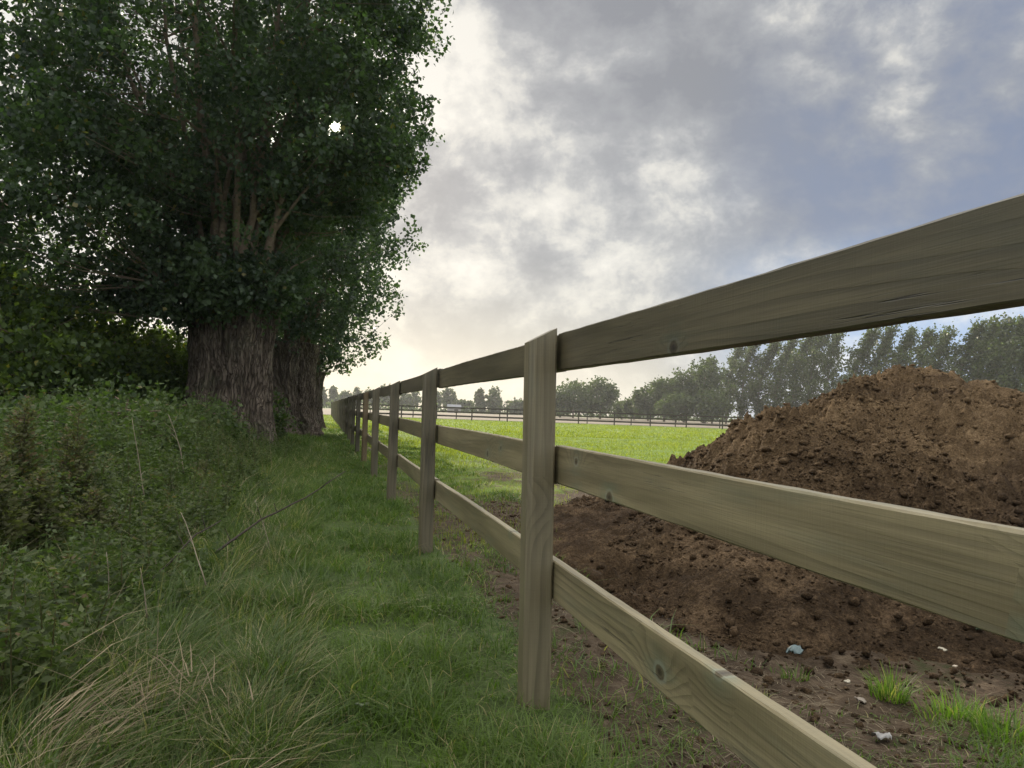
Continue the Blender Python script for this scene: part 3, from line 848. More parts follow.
def crown_arrays(ells, ncl, nlf, leaf, spread, limbs, twigs, base=None, shell=.55, droop=.35, gap=.13, thin=False):
    cc = sample_ellipsoids(ells, ncl, shell)
    if thin:        # the fan of bare poles above the pollard head shows through here
        hid = (np.abs(cc[:, 0]-.35) < .95) & (cc[:, 1] < -.2) & (cc[:, 2] > 3.45) & (cc[:, 2] < 6.1) & (R.random(ncl) < .28)
        cc = cc[~hid]; ncl = len(cc)
    lp = np.array([p for L in limbs for p in L])
    # twigs from the nearest lower limb point out to each clump
    tw = MB()
    for i in R.choice(ncl, min(twigs, ncl), replace=False):
        dv = lp-cc[i]; dist = np.linalg.norm(dv, axis=1)+np.maximum(dv[:, 2], 0)*2
        j = int(np.argmin(dist))
        p0 = Vector(lp[j]); p1 = Vector(cc[i]); mid = p0.lerp(p1, .5)+Vector((0, 0, -.05*(p1-p0).length))
        tw.tube([p0, mid, p1], [.014, .009, .004], 4, False)
    n = ncl*nlf
    dirn = cc-np.array([0, 0, 3.0]); dirn /= np.linalg.norm(dirn, axis=1)[:, None]
    c = np.repeat(cc, nlf, 0)
    sp_ax = dirn*.8+rand_dirs(ncl)*.75+np.array([0, 0, .25]); sp_ax /= np.linalg.norm(sp_ax, axis=1)[:, None]
    ln = spread*R.uniform(1.6, 3.6, ncl)
    tt = R.uniform(-.5, .5, n)
    off = np.repeat(sp_ax*ln[:, None], nlf, 0)*tt[:, None]+R.normal(size=(n, 3))*(spread*.48*(1-.9*np.clip(tt, 0, .5)))[:, None]
    c = c+off
    keepz = c[:, 2] > 0
    if base is not None: keepz &= sun_gap(c, base, gap)
    tint = np.clip(np.repeat(R.random(ncl)**1.4*.72, nlf)+.3*R.random(n), 0, .92)
    yel = R.random(n) < .012; tint[yel] = 1
    c = c[keepz]; tint = tint[keepz]
    sz = leaf*R.uniform(.6, 1.3, len(c))
    v, q = leaves(c, sz, droop)
    return v, q, tint, tw

def pollard(px, d, r, h, flare, ells, ncl, nlf, leaf, nlimbs, label, leafmat, seed, extra_limbs=(), spread=.22, twigs=700, lateral=None):
    b = stand(px, d); b.z = float(ground_h(b.x, b.y))
    root = empty('pollard_tree', b)
    tag(root, label, 'tree', 'old pollard trees in a row along the path')
    obj('trunk', trunk_mesh('trunk', r, h, flare, seed), root)
    limbs = []
    top = max(e[0][2]+e[1][2] for e in ells)
    cxm = np.mean([e[0][0] for e in ells[:1]]); 
    main = ells[0]
    for k in range(nlimbs):
        a = 2*math.pi*(k+.3*random.random())/nlimbs
        rr = r*random.uniform(.45, .95)
        p0 = (math.cos(a)*rr, math.sin(a)*rr, h-.12)
        e = random.uniform(.35, .92)
        p1 = (main[0][0]+math.cos(a)*main[1][0]*e, main[0][1]+math.sin(a)*main[1][1]*e, main[0][2]+main[1][2]*(1-e*e)**.5*random.uniform(.55, .9))
        limbs.append(limb_path(p0, p1))
    for (p0, p1) in extra_limbs: limbs.append(limb_path(p0, p1, bow=.04))
    for e in ells[1:]:
        for k in range(2):
            a = random.uniform(0, 6.28)
            p0 = (math.cos(a)*r*.5, math.sin(a)*r*.5, h-.1)
            limbs.append(limb_path(p0, (e[0][0]+math.cos(a)*e[1][0]*.4, e[0][1]+math.sin(a)*e[1][1]*.4, e[0][2]), bow=.3))
    for i, L in enumerate(limbs):
        mb = MB(); r0 = random.uniform(.05, .10)*(r/.9)
        if nlimbs <= i < nlimbs+len(extra_limbs): r0 = .12
        mb.tube(L, [r0*(1-.8*t/(len(L)-1)) for t in range(len(L))], 8)
        # forks
        for t in (3, 4, 5):
            p = L[t]; q = p+Vector((random.uniform(-1, 1), random.uniform(-1, 1), random.uniform(.6, 1.6)))*1.1
            mb.tube([p, p.lerp(q, .5)+Vector((0, 0, .08)), q], [r0*.4, r0*.25, r0*.08], 5, False)
        obj('limb', mb.mesh('limb', BARK, True), root)
    v, q, t, tw = crown_arrays(ells, ncl, nlf, leaf, spread, limbs, twigs, b, gap=.13*d/15, thin=(seed == 1.3))
    cr = obj('crown', mesh_np('crown', v, q, leafmat, t), root)
    tag(obj('twigs', tw.mesh('twigs', BARK), root), kind='stuff')
    return root

T1 = pollard(231, 15, .79, 2.78, .26,
    [((-.75, 0, 8.6), (4.35, 4.3, 5.0), 10), ((-3.2, -.6, 4.5), (3.2, 3.0, 2.2), 3.6), ((-.1, -.2, 3.25), (1.75, 1.6, .8), .55), ((1.1, .2, 6.4), (2.0, 2.0, 2.2), 1.2), ((-.55, -1.1, 2.95), (1.4, .6, .6), .6), ((.75, -.7, 3.1), (.6, .5, .55), .2), ((2.85, 0, 9.6), (1.15, 1.3, 1.4), .45), ((2.7, 0, 5.9), (.85, 1.0, .7), .2)],
    4500, 42, .098, 11, 'nearest old pollard tree with a massive furrowed trunk and spreading dark crown', LEAF, 1.3,
    extra_limbs=(((.45, -.55, 2.5), (1.35, -.7, 5.6)), ((.2, -.65, 2.5), (.75, -.9, 6.2)), ((-.3, -.6, 2.5), (-.15, -.9, 6.0)), ((-.1, -.7, 2.5), (.15, -1.0, 5.8))))
T2 = pollard(284, 24, .92, 2.9, .35,
    [((.1, 0, 8.4), (3.85, 3.9, 4.9), 10), ((.9, 0, 4.8), (2.0, 2.0, 1.6), 1.5), ((-.2, -.2, 3.4), (1.8, 1.6, .8), .8)],
    1250, 34, .125, 9, 'second old pollard tree, its trunk half hidden behind the nearest one', LEAF_BACK, 2.9, spread=.26, twigs=300)
T3 = pollard(309, 33, .55, 2.6, .35,
    [((.0, 0, 7.6), (3.5, 3.5, 4.6), 10), ((1.3, 0, 4.0), (1.9, 1.8, 1.2), .7), ((0, -.1, 3.2), (1.3, 1.2, .8), .9)],
    620, 30, .16, 8, 'farthest pollard tree of the row with a slim trunk beside the end of the path', LEAF_BACK, 4.1, spread=.3, twigs=150)

# ------------------------------------------------------------------ hedge shrubs behind the trunks
def shrub(px, d, w, h, ncl, label, cat='shrub', mat=HEDGE, leaf=.10, name='hedge_shrub', zmin=.1):
    b = stand(px, d); b.z = float(ground_h(b.x, b.y))
    root = empty(name, b); tag(root, label, cat, 'hedge shrubs on the left')
    ells = [((0, 0, h*.5), (w*.5, w*.42, h*.52), 5), ((-w*.22, -.1, h*.42), (w*.35, w*.35, h*.4), 2), ((w*.25, .1, h*.36), (w*.33, w*.33, h*.36), 2)]
    limbs = []
    mb = MB()
    for k in range(9):
        a = random.uniform(0, 6.28); e = random.uniform(.2, .8)
        L = limb_path((math.cos(a)*.15, math.sin(a)*.15, -.1), (math.cos(a)*w*.4*e, math.sin(a)*w*.4*e, h*random.uniform(.6, .95)), 6, .1)
        limbs.append(L); mb.tube(L, [.028*(1-.8*t/5) for t in range(6)], 5)
    v, q, t, tw = crown_arrays(ells, ncl, 30, leaf, .19, limbs, 160, None, .7)
    obj('foliage', mesh_np('foliage', v, q, mat, t), root)
    mb.v += []
    o = len(mb.v); mb.v += tw.v; mb.f += [tuple(i+o for i in f) for f in tw.f]
    obj('stem', mb.mesh('stem', BARK), root)
shrub(-25, 12.5, 4.2, 2.6, 620, 'broad dark hedge shrub at the left edge of the picture')
shrub(62, 14, 3.4, 2.35, 520, 'dense hedge shrub with yellow lit leaves behind the brown mugwort spire')
shrub(122, 16, 3.4, 2.35, 480, 'rounded hedge shrub below the bright sky gap, left of the big trunk')
shrub(172, 17.5, 2.6, 2.2, 380, 'dark shrub pressed against the left side of the big trunk')
shrub(20, 20, 6.0, 3.6, 560, 'taller pale green shrub rising behind the hedge at the far left', leaf=.14)
shrub(120, 24, 6.0, 3.2, 480, 'taller hedge shrub glimpsed between the hedge and the crown above', leaf=.15)
shrub(258, 18.5, 1.6, 1.1, 90, 'low brownish shrub growing between the two big trunks', mat=NETTLE, leaf=.09)

shrub(-4, 6.4, 1.5, .72, 130, 'low bramble bush at the left edge behind the brown mugworts', 'bush', NETTLE, .062, 'bramble_bush')
shrub(112, 8.2, 1.5, .85, 130, 'low bramble bush in the weeds midway between the mugworts and the big trunk', 'bush', NETTLE, .062, 'bramble_bush')
shrub(188, 11.5, 1.6, .75, 120, 'low bramble bush right at the foot of the big furrowed trunk', 'bush', NETTLE, .07, 'bramble_bush')

# ------------------------------------------------------------------ weeds one can tell apart
def mugwort(px, py_top, d, label, h=None, brown=.6):
    b = stand(px, d); b.z = float(ground_h(b.x, b.y))
    top = at(px, py_top, d); H = top.z-b.z
    root = empty('mugwort_plant', b); tag(root, label, 'weed', 'tall mugwort weeds')
    C, A, S, T = [], [], [], []
    mb = MB()
    for s in range(3):
        ox, oy = random.uniform(-.06, .06), random.uniform(-.06, .06)
        hh = H*(1 if s == 0 else random.uniform(.7, .92))
        lx = random.uniform(-.05, .05) if s else 0
        pts = [Vector((ox*(1-t*.5)+lx*t, oy, hh*t-.03)) for t in np.linspace(0, 1, 6)]
        mb.tube(pts, [.006, .0055, .005, .004, .003, .0015], 5)
        for k in range(36):
            t = .18+.82*k/36
            p = Vector((ox*(1-t*.5)+lx*t, oy, hh*t))
            L = (.20*(1-t)**.8+.035)*random.uniform(.6, 1.2)
            a = k*2.4+random.uniform(-.3, .3)
            q = p+Vector((math.cos(a)*L*.75, math.sin(a)*L*.75, L*.7))
            mb.tube([p, q], [.0018, .0008], 3, False)
            m = 16
            for i in range(m):
                f = (i+.5)/m
                c = p.lerp(q, f)
                C.append(c); az = a+random.uniform(-1.5, 1.5)
                A.append((math.cos(az), math.sin(az), random.uniform(-.3, .8)))
                S.append(random.uniform(.018, .042)*(1.5-t*.8)); T.append(min(1, random.random()*.8+(.3 if t > brown else 0)))
    A = np.array(A); A /= np.linalg.norm(A, axis=1)[:, None]
    v, q = leaves(np.array([tuple(c) for c in C]), np.array(S), ax=A, wide=.25)
    obj('foliage', mesh_np('foliage', v, q, MUG, np.array(T)), root)
    obj('stem', mb.mesh('stem', GREENSTEM), root)
mugwort(76, 402, 4.6, 'tall reddish brown mugwort spire standing alone before the dark hedge', brown=.35)
mugwort(22, 398, 4.3, 'tall dull brown mugwort nodding at the left edge in front of the hedge', brown=.3)
mugwort(8, 455, 3.6, 'mid height green mugwort cut by the left edge of the picture', brown=.9)
mugwort(48, 470, 3.9, 'bushy mugwort with dark stems below the tall brown spire', brown=.8)
mugwort(98, 490, 4.2, 'shorter mugwort with forked dark stem right of the tall brown spire', brown=.8)
mugwort(118, 515, 5.2, 'low green mugwort half sunk among the nettles', brown=.95)
mugwort(160, 470, 6.5, 'feathery green mugwort before the shaded hollow left of the trunk', brown=.9)
mugwort(205, 462, 7.5, 'feathery green mugwort at the foot of the big trunk', brown=.95)

def stalk(name, pts, r, mat, label, cat, twigs=0, group=None):
    P = [at(*p) for p in pts]; b = P[0].copy()
    mb = MB(); Q = [p-b for p in P]
    # subdivide with a little crookedness
    out = [Q[0]]
    for a, c in zip(Q[:-1], Q[1:]):
        for t in (.33, .66, 1): out.append(a.lerp(c, t)+Vector((random.uniform(-1, 1), random.uniform(-1, 1), random.uniform(-1, 1)))*(c-a).length*.014)
    n = len(out)
    mb.tube(out, [r*(1-.6*i/(n-1)) for i in range(n)], 6)
    for k in range(twigs):
        i = random.randrange(1, n-1); p = out[i]
        q = p+Vector((random.uniform(-1, 1), random.uniform(-1, 1), random.uniform(.1, 1)))*.09
        mb.tube([p, q], [r*.4, r*.2], 4, False)
    o = obj(name, mb.mesh(name, mat, True), None, b); tag(o, label, cat, group)
stalk('dead_branch', [(215, 553, 4.6), (262, 520, 5.1), (306, 497, 5.6), (345, 470, 6.2)], .0085, DARKSTEM, 'long thin dark dead branch slanting over the grass below the big trunk', 'branch', 6)
stalk('bramble_cane', [(118, 612, 3.5), (160, 572, 3.9), (196, 535, 4.3), (222, 520, 4.8)], .008, DARKSTEM, 'dark arching bramble cane among the nettles left of the dead branch', 'branch', 7)
stalk('dry_stalk', [(145, 500, 5), (139, 462, 5), (132, 418, 5)], .0045, PALESTEM, 'bleached upright dry stalk in front of the dark hedge hollow', 'stalk', 2)
stalk('dry_stalk', [(206, 585, 3.6), (194, 545, 3.7), (181, 512, 3.8)], .0035, PALESTEM, 'bleached leaning dry stalk beside the bramble cane', 'stalk', 1)
stalk('dry_stalk', [(111, 625, 3.1), (109, 590, 3.1), (107, 552, 3.1)], .003, PALESTEM, 'short bleached stalk rising from the nettles at the lower left', 'stalk', 1)
stalk('dry_stalk', [(184, 474, 7), (178, 440, 7), (168, 414, 7)], .006, PALESTEM, 'thin forked grey stalk just left of the big trunk', 'stalk', 4)
stalk('dry_stalk', [(270, 548, 5.2), (262, 520, 5.3), (255, 500, 5.4)], .003, PALESTEM, 'pale bent stalk by the dark dead branch', 'stalk', 1)
stalk('dry_stalk', [(147, 618, 3.0), (144, 590, 3.0), (140, 568, 3.0)], .003, PALESTEM, 'short bleached stalk right of the other low stalk, above the straw clump', 'stalk', 1)

def straw_clump(px, py, n, dx, dy, L, label, spread=.16):
    g = on_ground(px, py, .3); g.z = float(ground_h(g.x, g.y))
    p = np.stack([R.normal(0, spread, n), R.normal(0, spread*.8, n), np.abs(R.normal(.07, .07, n))], -1)
    az = math.atan2(dy, dx)+R.normal(0, .42, n)
    v, l, t, c = blades(p, .62*L*R.uniform(.3, 1.2, n), .0036*R.uniform(.6, 1.3, n), R.uniform(.7, 2.0, n), R.random(n), az, 1.3)
    o = obj('straw_clump', mesh_np('straw_clump', v, None, STRAW, c, True, l, t), None, g)
    tag(o, label, 'dry grass', 'clumps of flattened dry grass')
straw_clump(45, 700, 120, 1.0, .75, .36, 'pale flattened dry grass clump sweeping up to the right at the lower left', .08)
straw_clump(88, 662, 90, 1.0, .7, .30, 'pale dry grass clump lying behind the lower left clump', .07)
straw_clump(10, 752, 90, 1.0, .3, .26, 'matted dry grass at the bottom left corner', .09)
straw_clump(190, 650, 50, -.5, .6, .24, 'thin upright dry grass clump among green tussocks left of the path', .07)
straw_clump(225, 735, 70, .7, .2, .20, 'short dry grass mixed into the tussock at the bottom left of the path', .10)

# dead thatch lying on the trampled strip beside the fence
n_ = 42000
x, y, u, v = scatter_fence(n_, -3.2, .25, -2.5, 12, 1.7)
k = (toe_dist(x, y) < .12) & (R.random(len(x)) < np.clip(fbm(x*1.6, y*1.6, 3, 151)*2.4-.55, .03, 1)*sstep(.3, -.2, u)*sstep(-3.6, -2.2, u))
x, y = x[k], y[k]
v_, l_, t_, c_ = blades(np.stack([x, y, ground_h(x, y)+R.uniform(-.004, .012, len(x))], -1), R.uniform(.004, .03, len(x)), .0035*R.uniform(.5, 1.3, len(x)), R.uniform(2, 9, len(x)), R.random(len(x))*.8)
tag(obj('dead_grass', mesh_np('dead_grass', v_, None, THATCH, c_, True, l_, t_)), 'trampled dead grass lying on the bare strip beside the fence', 'dead grass', kind='stuff')

# ------------------------------------------------------------------ litter on the soil
def scrap(name, px, py, size, c1, c2, label, cat, lift=.01, flat=.3, rz=0):
    g = on_ground(px, py, .06)
    for _ in range(4):
        hh = max(float(ground_h(g.x, g.y)), float(heap_full(np.array([g.x]), np.array([g.y]))[0]) if toe_dist(np.array([g.x]), np.array([g.y]))[0] > -.45 else -9)
        g = on_ground(px, py, hh+lift*.5)
    n = 9; xs = np.linspace(-1, 1, n)
    X, Y = np.meshgrid(xs, xs)
    rr = np.hypot(X, Y*1.25)
    Z = flat*size*(fbm(X*1.4+px, Y*1.4+py, 3, 3)-.35)*1.6
    lim = .65+.35*fbm(np.arctan2(Y, X)*1.1+px, rr*0, 2, 5)
    sc = np.minimum(1, lim/np.maximum(rr, 1e-6))
    X = X*sc*size; Y = Y*sc*size*.7
    V = np.stack([X, Y, Z], -1).reshape(-1, 3); B = V-np.array([0, 0, .0025])
    ii = np.arange(n*n).reshape(n, n)
    q = np.stack([ii[:-1, :-1], ii[:-1, 1:], ii[1:, 1:], ii[1:, :-1]], -1).reshape(-1, 4)
    o = obj(name, mesh_np(name, np.concatenate([V, B]), np.concatenate([q, q[:, ::-1]+n*n]), plain_mat(name+'_surface', c1, c2, 25, .5), None, True), None, g+Vector((0, 0, lift)))
    o.rotation_euler = (random.uniform(-.2, .2), random.uniform(-.2, .2), rz)
    tag(o, label, cat)
scrap('plastic_scrap', 881, 740, .045, (.16, .15, .14), (.32, .31, .29), 'crumpled whitish plastic scrap on the bare earth near the bottom right', 'litter', .012, .6, .4)
scrap('plastic_scrap', 794, 656, .045, (.07, .10, .10), (.13, .17, .17), 'bluish crumpled plastic scrap at the toe of the soil heap', 'litter', .02, .9)
scrap('fallen_leaf', 980, 631, .04, (.16, .24, .15), (.26, .34, .22), 'single pale green fallen leaf on the dark soil below the middle rail', 'leaf', .012, .4, .8)
scrap('fallen_leaf', 943, 652, .028, (.26, .23, .17), (.4, .36, .28), 'cream dry fallen leaf on the soil above the grass tufts', 'leaf', .012, .3)
scrap('fallen_leaf', 847, 684, .018, (.26, .23, .17), (.4, .36, .28), 'small whitish fallen leaf left of the upright grass tuft', 'leaf', .012, .3)
scrap('fallen_leaf', 860, 703, .03, (.16, .13, .10), (.28, .24, .2), 'grey brown fallen leaf in the mud below the upright tuft', 'leaf', .012, .4)
scrap('fallen_leaf', 362, 716, .03, (.09, .11, .06), (.16, .19, .11), 'curled dull green fallen leaf lying in the path grass at the bottom', 'leaf', .04, .5)
scrap('fallen_leaf', 774, 548, .016, (.26, .23, .17), (.4, .36, .28), 'tiny pale fallen leaf on the soil just under the middle rail', 'leaf', .012, .3)
scrap('pebble_chip', 955, 668, .016, (.4, .33, .25), (.5, .42, .32), 'tan pebble chip beside the wide grass tuft', 'stone', .008, .5)

# ------------------------------------------------------------------ far trees
def far_crown(ells, n, leaf, lean=0., seed=0, shell=.6, clump=.5, per=14):
    cc = sample_ellipsoids(ells, max(n//per, 1), shell)
    c = np.repeat(cc, per, 0)+R.normal(size=(len(cc)*per, 3))*np.array([clump, clump, clump*1.1])
    top = max(e[0][2]+e[1][2] for e in ells)
    zz = np.clip(c[:, 2]/top, 0, 1.1)
    c[:, 0] += lean*zz**2.2
    tint = np.clip(np.repeat(R.random(len(cc))*.6, per)+.4*R.random(len(c)), 0, 1)
    k = c[:, 2] > .3
    c = c[k]; tint = tint[k]
    v, q = leaves(c, leaf*R.uniform(.6, 1.4, len(c)), .2)
    return v, q, tint
def poplar_proto(H, W, lean, seed):
    """slim poplar combed to the right by the wind; local +x is downwind"""
    ells = []
    nb = 44
    mb = MB()
    tp = [Vector((lean*(t**3)*.95, 0, H*t*.97-.3*(t == 0))) for t in np.linspace(0, 1, 9)]
    mb.tube(tp, [.24*(1-.9*t) for t in np.linspace(0, 1, 9)], 6)
    C = []; T = []
    for k in range(nb):
        t = .07+.89*(k+random.random())/nb
        z0 = H*t; a = k*2.39+random.random()
        env = W*.5*min(1, (1.03-t)*2.1)*min(1, .55+(t-.08)*2.2)
        L = env*random.uniform(.55, 1.25)
        rise = random.uniform(1.0, 2.3)*(1.15-t*.5)*1.35
        nn = 120
        f = R.random(nn)**.75
        ax = math.cos(a)*L+rise*t*random.uniform(.3, 1.2); ay = math.sin(a)*L
        x = lean*t**3+ax*f; y = ay*f; z = z0+rise*f
        mb.tube([(lean*t**3, 0, z0), (lean*t**3+ax*.9, ay*.9, z0+rise*.9)], [.05, .015], 4, False)
        sp = .20+.24*f
        C.append(np.stack([x+R.normal(0, 1, nn)*sp, y+R.normal(0, 1, nn)*sp, z+R.normal(0, 1, nn)*sp*1.35], -1))
        T.append(np.clip(random.random()*.55+R.random(nn)*.45, 0, 1))
    c = np.concatenate(C); t = np.concatenate(T)
    v, q = leaves(c, .42*R.uniform(.6, 1.35, len(c)), .1)
    root = empty('poplar_tree')
    obj('crown', mesh_np('crown', v, q, POPLEAF, t), root)
    obj('trunk', mb.mesh('trunk', BARK), root)
    return root
protos = [poplar_proto(18, 6.0, 2.6, 1), poplar_proto(18, 5.0, 3.4, 2), poplar_proto(18, 6.4, 2.2, 3), poplar_proto(18, 4.8, 3.0, 4), poplar_proto(18, 5.4, 3.8, 5)]
ords = ['first', 'second', 'third', 'fourth', 'fifth', 'sixth', 'seventh', 'eighth', 'ninth', 'tenth', 'eleventh', 'twelfth', 'thirteenth', 'fourteenth', 'fifteenth', 'sixteenth', 'seventeenth', 'eighteenth', 'nineteenth', 'twentieth']
pop = [(726, 166, 345), (741, 162, 341), (757, 160, 340), (775, 156, 338), (792, 152, 333), (808, 148, 331), (826, 145, 331), (850, 142, 328), (872, 139, 327), (893, 136, 330), (913, 133, 330), (933, 129, 330), (955, 126, 322), (972, 124, 322), (990, 121, 320), (1006, 119, 318), (1022, 117, 315), (1044, 115, 315), (1070, 112, 312), (1100, 110, 310)]
usedp = set()
for i, (px, d, yt) in enumerate(pop):
    k = [0, 2, 4, 1, 3][i % 5]
    if k in usedp: o = copy_tree(protos[k])
    else: o = protos[k]; usedp.add(k)
    b = stand(px, d); top = at(px, yt, d)
    s = (top.z-0)/18.2
    o.location = b; w = random.uniform(.9, 1.15)
    o.scale = (s*w, s*w, s); o.rotation_euler = (0, 0, random.uniform(-.25, .25))
    tag(o, 'wind bent poplar behind the soil heap, %s from the left end of the poplar row' % ords[i], 'tree', 'tall poplars in a row behind the soil heap')

def broad_tree(px, d, yt, wpx, label, n=2600, leaf=.5, mat=FARLEAF, group='broad trees beyond the stubble field', base_clear=.08, shape='round'):
    b = stand(px, d); H = at(px, yt, d).z; W = wpx/FPX*d
    root = empty('broadleaf_tree', b); tag(root, label, 'tree', group)
    if shape == 'round':
        ells = [((0, 0, H*.56), (W*.46, W*.42, H*.42), 4)]
        for k in range(6):
            a = random.uniform(0, 6.28)
            ells.append(((math.cos(a)*W*.28, math.sin(a)*W*.26, H*random.uniform(.3, .78)), (W*.24, W*.24, H*.2), 1))
    else:
        ells = [((0, 0, H*.5), (W*.33, W*.33, H*.5), 3), ((W*.1, 0, H*.3), (W*.45, W*.4, H*.28), 2)]
    v, q, t = far_crown(ells, int(n*1.5), 1.12*leaf*d/165, 0, 0, .65, clump=W*.055)
    k = np.ones(len(t), bool)
    obj('crown', mesh_np('crown', v, q, mat, t), root)
    mb = MB()
    mb.tube([(0, 0, -.2), (.1, 0, H*.3), (0, .1, H*.7)], [.03*H, .022*H, .006*H], 6)
    for k in range(5):
        a = random.uniform(0, 6.28)
        mb.tube([(0, 0, H*.25), (math.cos(a)*W*.25, math.sin(a)*W*.25, H*.6)], [.012*H, .004*H], 5)
    obj('trunk', mb.mesh('trunk', BARK), root)
broad_tree(573, 175, 382, 42, 'round bushy tree just right of the nearest fence post, left of a pair')
broad_tree(600, 178, 377, 36, 'taller open topped tree, right one of the pair beyond the far fence')
broad_tree(552, 190, 394, 26, 'small pale tree partly hidden behind the nearest fence post')
broad_tree(622, 190, 401, 16, 'tiny bush in the low gap between the tree pair and the wood', 900)
broad_tree(634, 182, 398, 20, 'low rounded tree at the left foot of the wood', 1200)
broad_tree(648, 172, 385, 30, 'medium rounded tree at the left slope of the wood', 1800)
broad_tree(664, 168, 377, 34, 'rounded tree on the rising edge of the wood, left of the tallest broad trees', 2200)
broad_tree(684, 165, 368, 36, 'large loose crowned tree in the middle of the wood left of the poplars', 2600)
broad_tree(704, 162, 353, 40, 'tallest broad tree of the wood, next to the first poplar', 3200)
broad_tree(676, 158, 395, 36, 'low dark tree in front of the wood, left of the soil heap', 2000)
broad_tree(712, 156, 388, 36, 'low dark tree in front of the tallest broad tree, above the slope of the heap', 2000)
HZ = 'hazy trees on the horizon'
for (px, d, yt, w, lab, sh) in (
    (322, 300, 388, 9, 'hazy pointed tree on the horizon, leftmost beside the farthest trunk', 'p'), (333, 300, 386, 9, 'hazy pointed tree above the far end of the fence', 'p'),
    (345, 310, 391, 13, 'low hazy tree over the end of the fence', 'r'), (357, 300, 387, 12, 'hazy tree left of the rounded hazy crown on the horizon', 'p'), (372, 290, 389, 20, 'wide rounded hazy crown on the horizon above the fence', 'r'),
    (386, 285, 383, 14, 'hazy tree standing tallest on the horizon left of the third post', 'r'), (410, 280, 388, 22, 'hazy grey tree between the third and second posts', 'r'), (432, 275, 390, 20, 'hazy tree behind the second post', 'r'),
    (449, 270, 388, 14, 'hazy tree rising behind the pale shed roof', 'r'), (479, 250, 389, 13, 'loose hazy tree between the second and nearest posts, left of the peaked one', 'p'), (494, 250, 387, 19, 'peaked hazy tree between the second and nearest posts', 'p'),
    (515, 250, 400, 18, 'low hazy bush left of the nearest post', 'r'), (536, 250, 399, 22, 'low hazy bush hidden behind the nearest post', 'r'), (465, 262, 400, 16, 'low hazy bush right of the pale shed', 'r')):
    broad_tree(px, d, yt, w, lab, 900, .5, group=HZ, shape='round' if sh == 'r' else 'tall')
# low far hedge, reads as one mass
xs = R.uniform(-150, 110, 5200); yy = 262-.25*(xs+40)*(xs > -40)+R.normal(0, 2.0, 5200)
c = np.stack([xs, yy, np.abs(R.normal(0, 1.2, 5200))*(.6+.8*fbm(xs*.08, xs*0, 3, 5))], -1)
v, q = leaves(c, .9*R.uniform(.6, 1.4, len(c)), .1)
tag(obj('far_hedge', mesh_np('far_hedge', v, q, FARLEAF, R.random(len(c)))), 'low hazy hedge along the far edge of the stubble field', 'hedge', kind='stuff')

# pale shed
SHW = plain_mat('shed_wall', (.2, .19, .18), (.28, .27, .26), 3); SHR = plain_mat('shed_roof', (.17, .175, .185), (.22, .225, .235), 2, .8)
b = stand(454, 235)
shed = empty('farm_shed', b, .15); tag(shed, 'pale grey roofed farm shed far off behind the distant fence', 'shed')
mb = MB(); mb.box((0, 0, 1.3), (8, 5, 2.6)); shed.scale = (.52, .52, .62); obj('wall', mb.mesh('wall', SHW), shed)
mb = MB(); mb.add([(-4.3, -2.9, 2.55), (4.3, -2.9, 2.55), (4.3, 0, 4.2), (-4.3, 0, 4.2), (-4.3, 2.9, 2.55), (4.3, 2.9, 2.55), (-4.3, -2.9, 2.7), (4.3, -2.9, 2.7), (4.3, 0, 4.36), (-4.3, 0, 4.36), (-4.3, 2.9, 2.7), (4.3, 2.9, 2.7)],
    [(0, 1, 2, 3), (3, 2, 5, 4), (6, 9, 8, 7), (9, 10, 11, 8), (0, 6, 7, 1), (4, 5, 11, 10), (0, 3, 9, 6), (3, 4, 10, 9), (1, 7, 8, 2), (2, 8, 11, 5)])
obj('roof', mb.mesh('roof', SHR), shed)
mb = MB(); mb.box((1.2, -2.52, 1.05), (2.4, .06, 2.1)); obj('door', mb.mesh('door', FAR_WOOD), shed)

# grey car half hidden behind the right slope of the heap
CARP = plain_mat('car_paint', (.33, .34, .35), (.36, .37, .38), 3, .35, .0); GLASS = plain_mat('car_glass', (.02, .022, .025), (.03, .033, .036), 3, .08, 0, .01, .6); TYRE = plain_mat('tyre_rubber', (.02, .02, .02), (.035, .035, .035), 30)
b = stand(1050, 24)
car = empty('parked_car', b, .25); tag(car, 'grey car parked behind the right slope of the soil heap, only its roof showing', 'car')
def loft(sections, n):
    v = []; f = []
    for s in sections: v += s
    for i in range(len(sections)-1):
        for k in range(n):
            f.append((i*n+k, i*n+(k+1) % n, (i+1)*n+(k+1) % n, (i+1)*n+k))
    f.append(tuple(range(n-1, -1, -1))); f.append(tuple((len(sections)-1)*n+k for k in range(n)))
    return v, f
def sec(x, w, z0, z1, r=.12):
    return [(x, -w+r, z0), (x, w-r, z0), (x, w, z0+r), (x, w, z1-r), (x, w-r, z1), (x, -w+r, z1), (x, -w, z1-r), (x, -w, z0+r)]
mb = MB(); mb.add(*loft([sec(-2.2, .78, .45, .9), sec(-2.1, .86, .35, 1.02), sec(-.9, .9, .32, 1.1), sec(1.2, .9, .32, 1.12), sec(2.05, .86, .36, 1.05), sec(2.15, .8, .45, .95)], 8)); obj('body', mb.mesh('body', CARP, False), car)
mb = MB(); mb.add(*loft([sec(-1.15, .78, 1.1, 1.2, .04), sec(-.45, .72, 1.1, 1.70, .08), sec(1.3, .72, 1.1, 1.72, .08), sec(1.95, .76, 1.1, 1.2, .04)], 8)); obj('window', mb.mesh('window', GLASS, False), car)
mb = MB(); mb.add(*loft([sec(-.52, .70, 1.69, 1.76, .03), sec(.4, .73, 1.70, 1.80, .03), sec(1.38, .70, 1.69, 1.77, .03)], 8))
for x in (-.5, .45, 1.36):
    for sy in (-1, 1): mb.box((x, sy*.735, 1.42), (.08, .03, .58))
obj('roof', mb.mesh('roof', CARP, False), car)
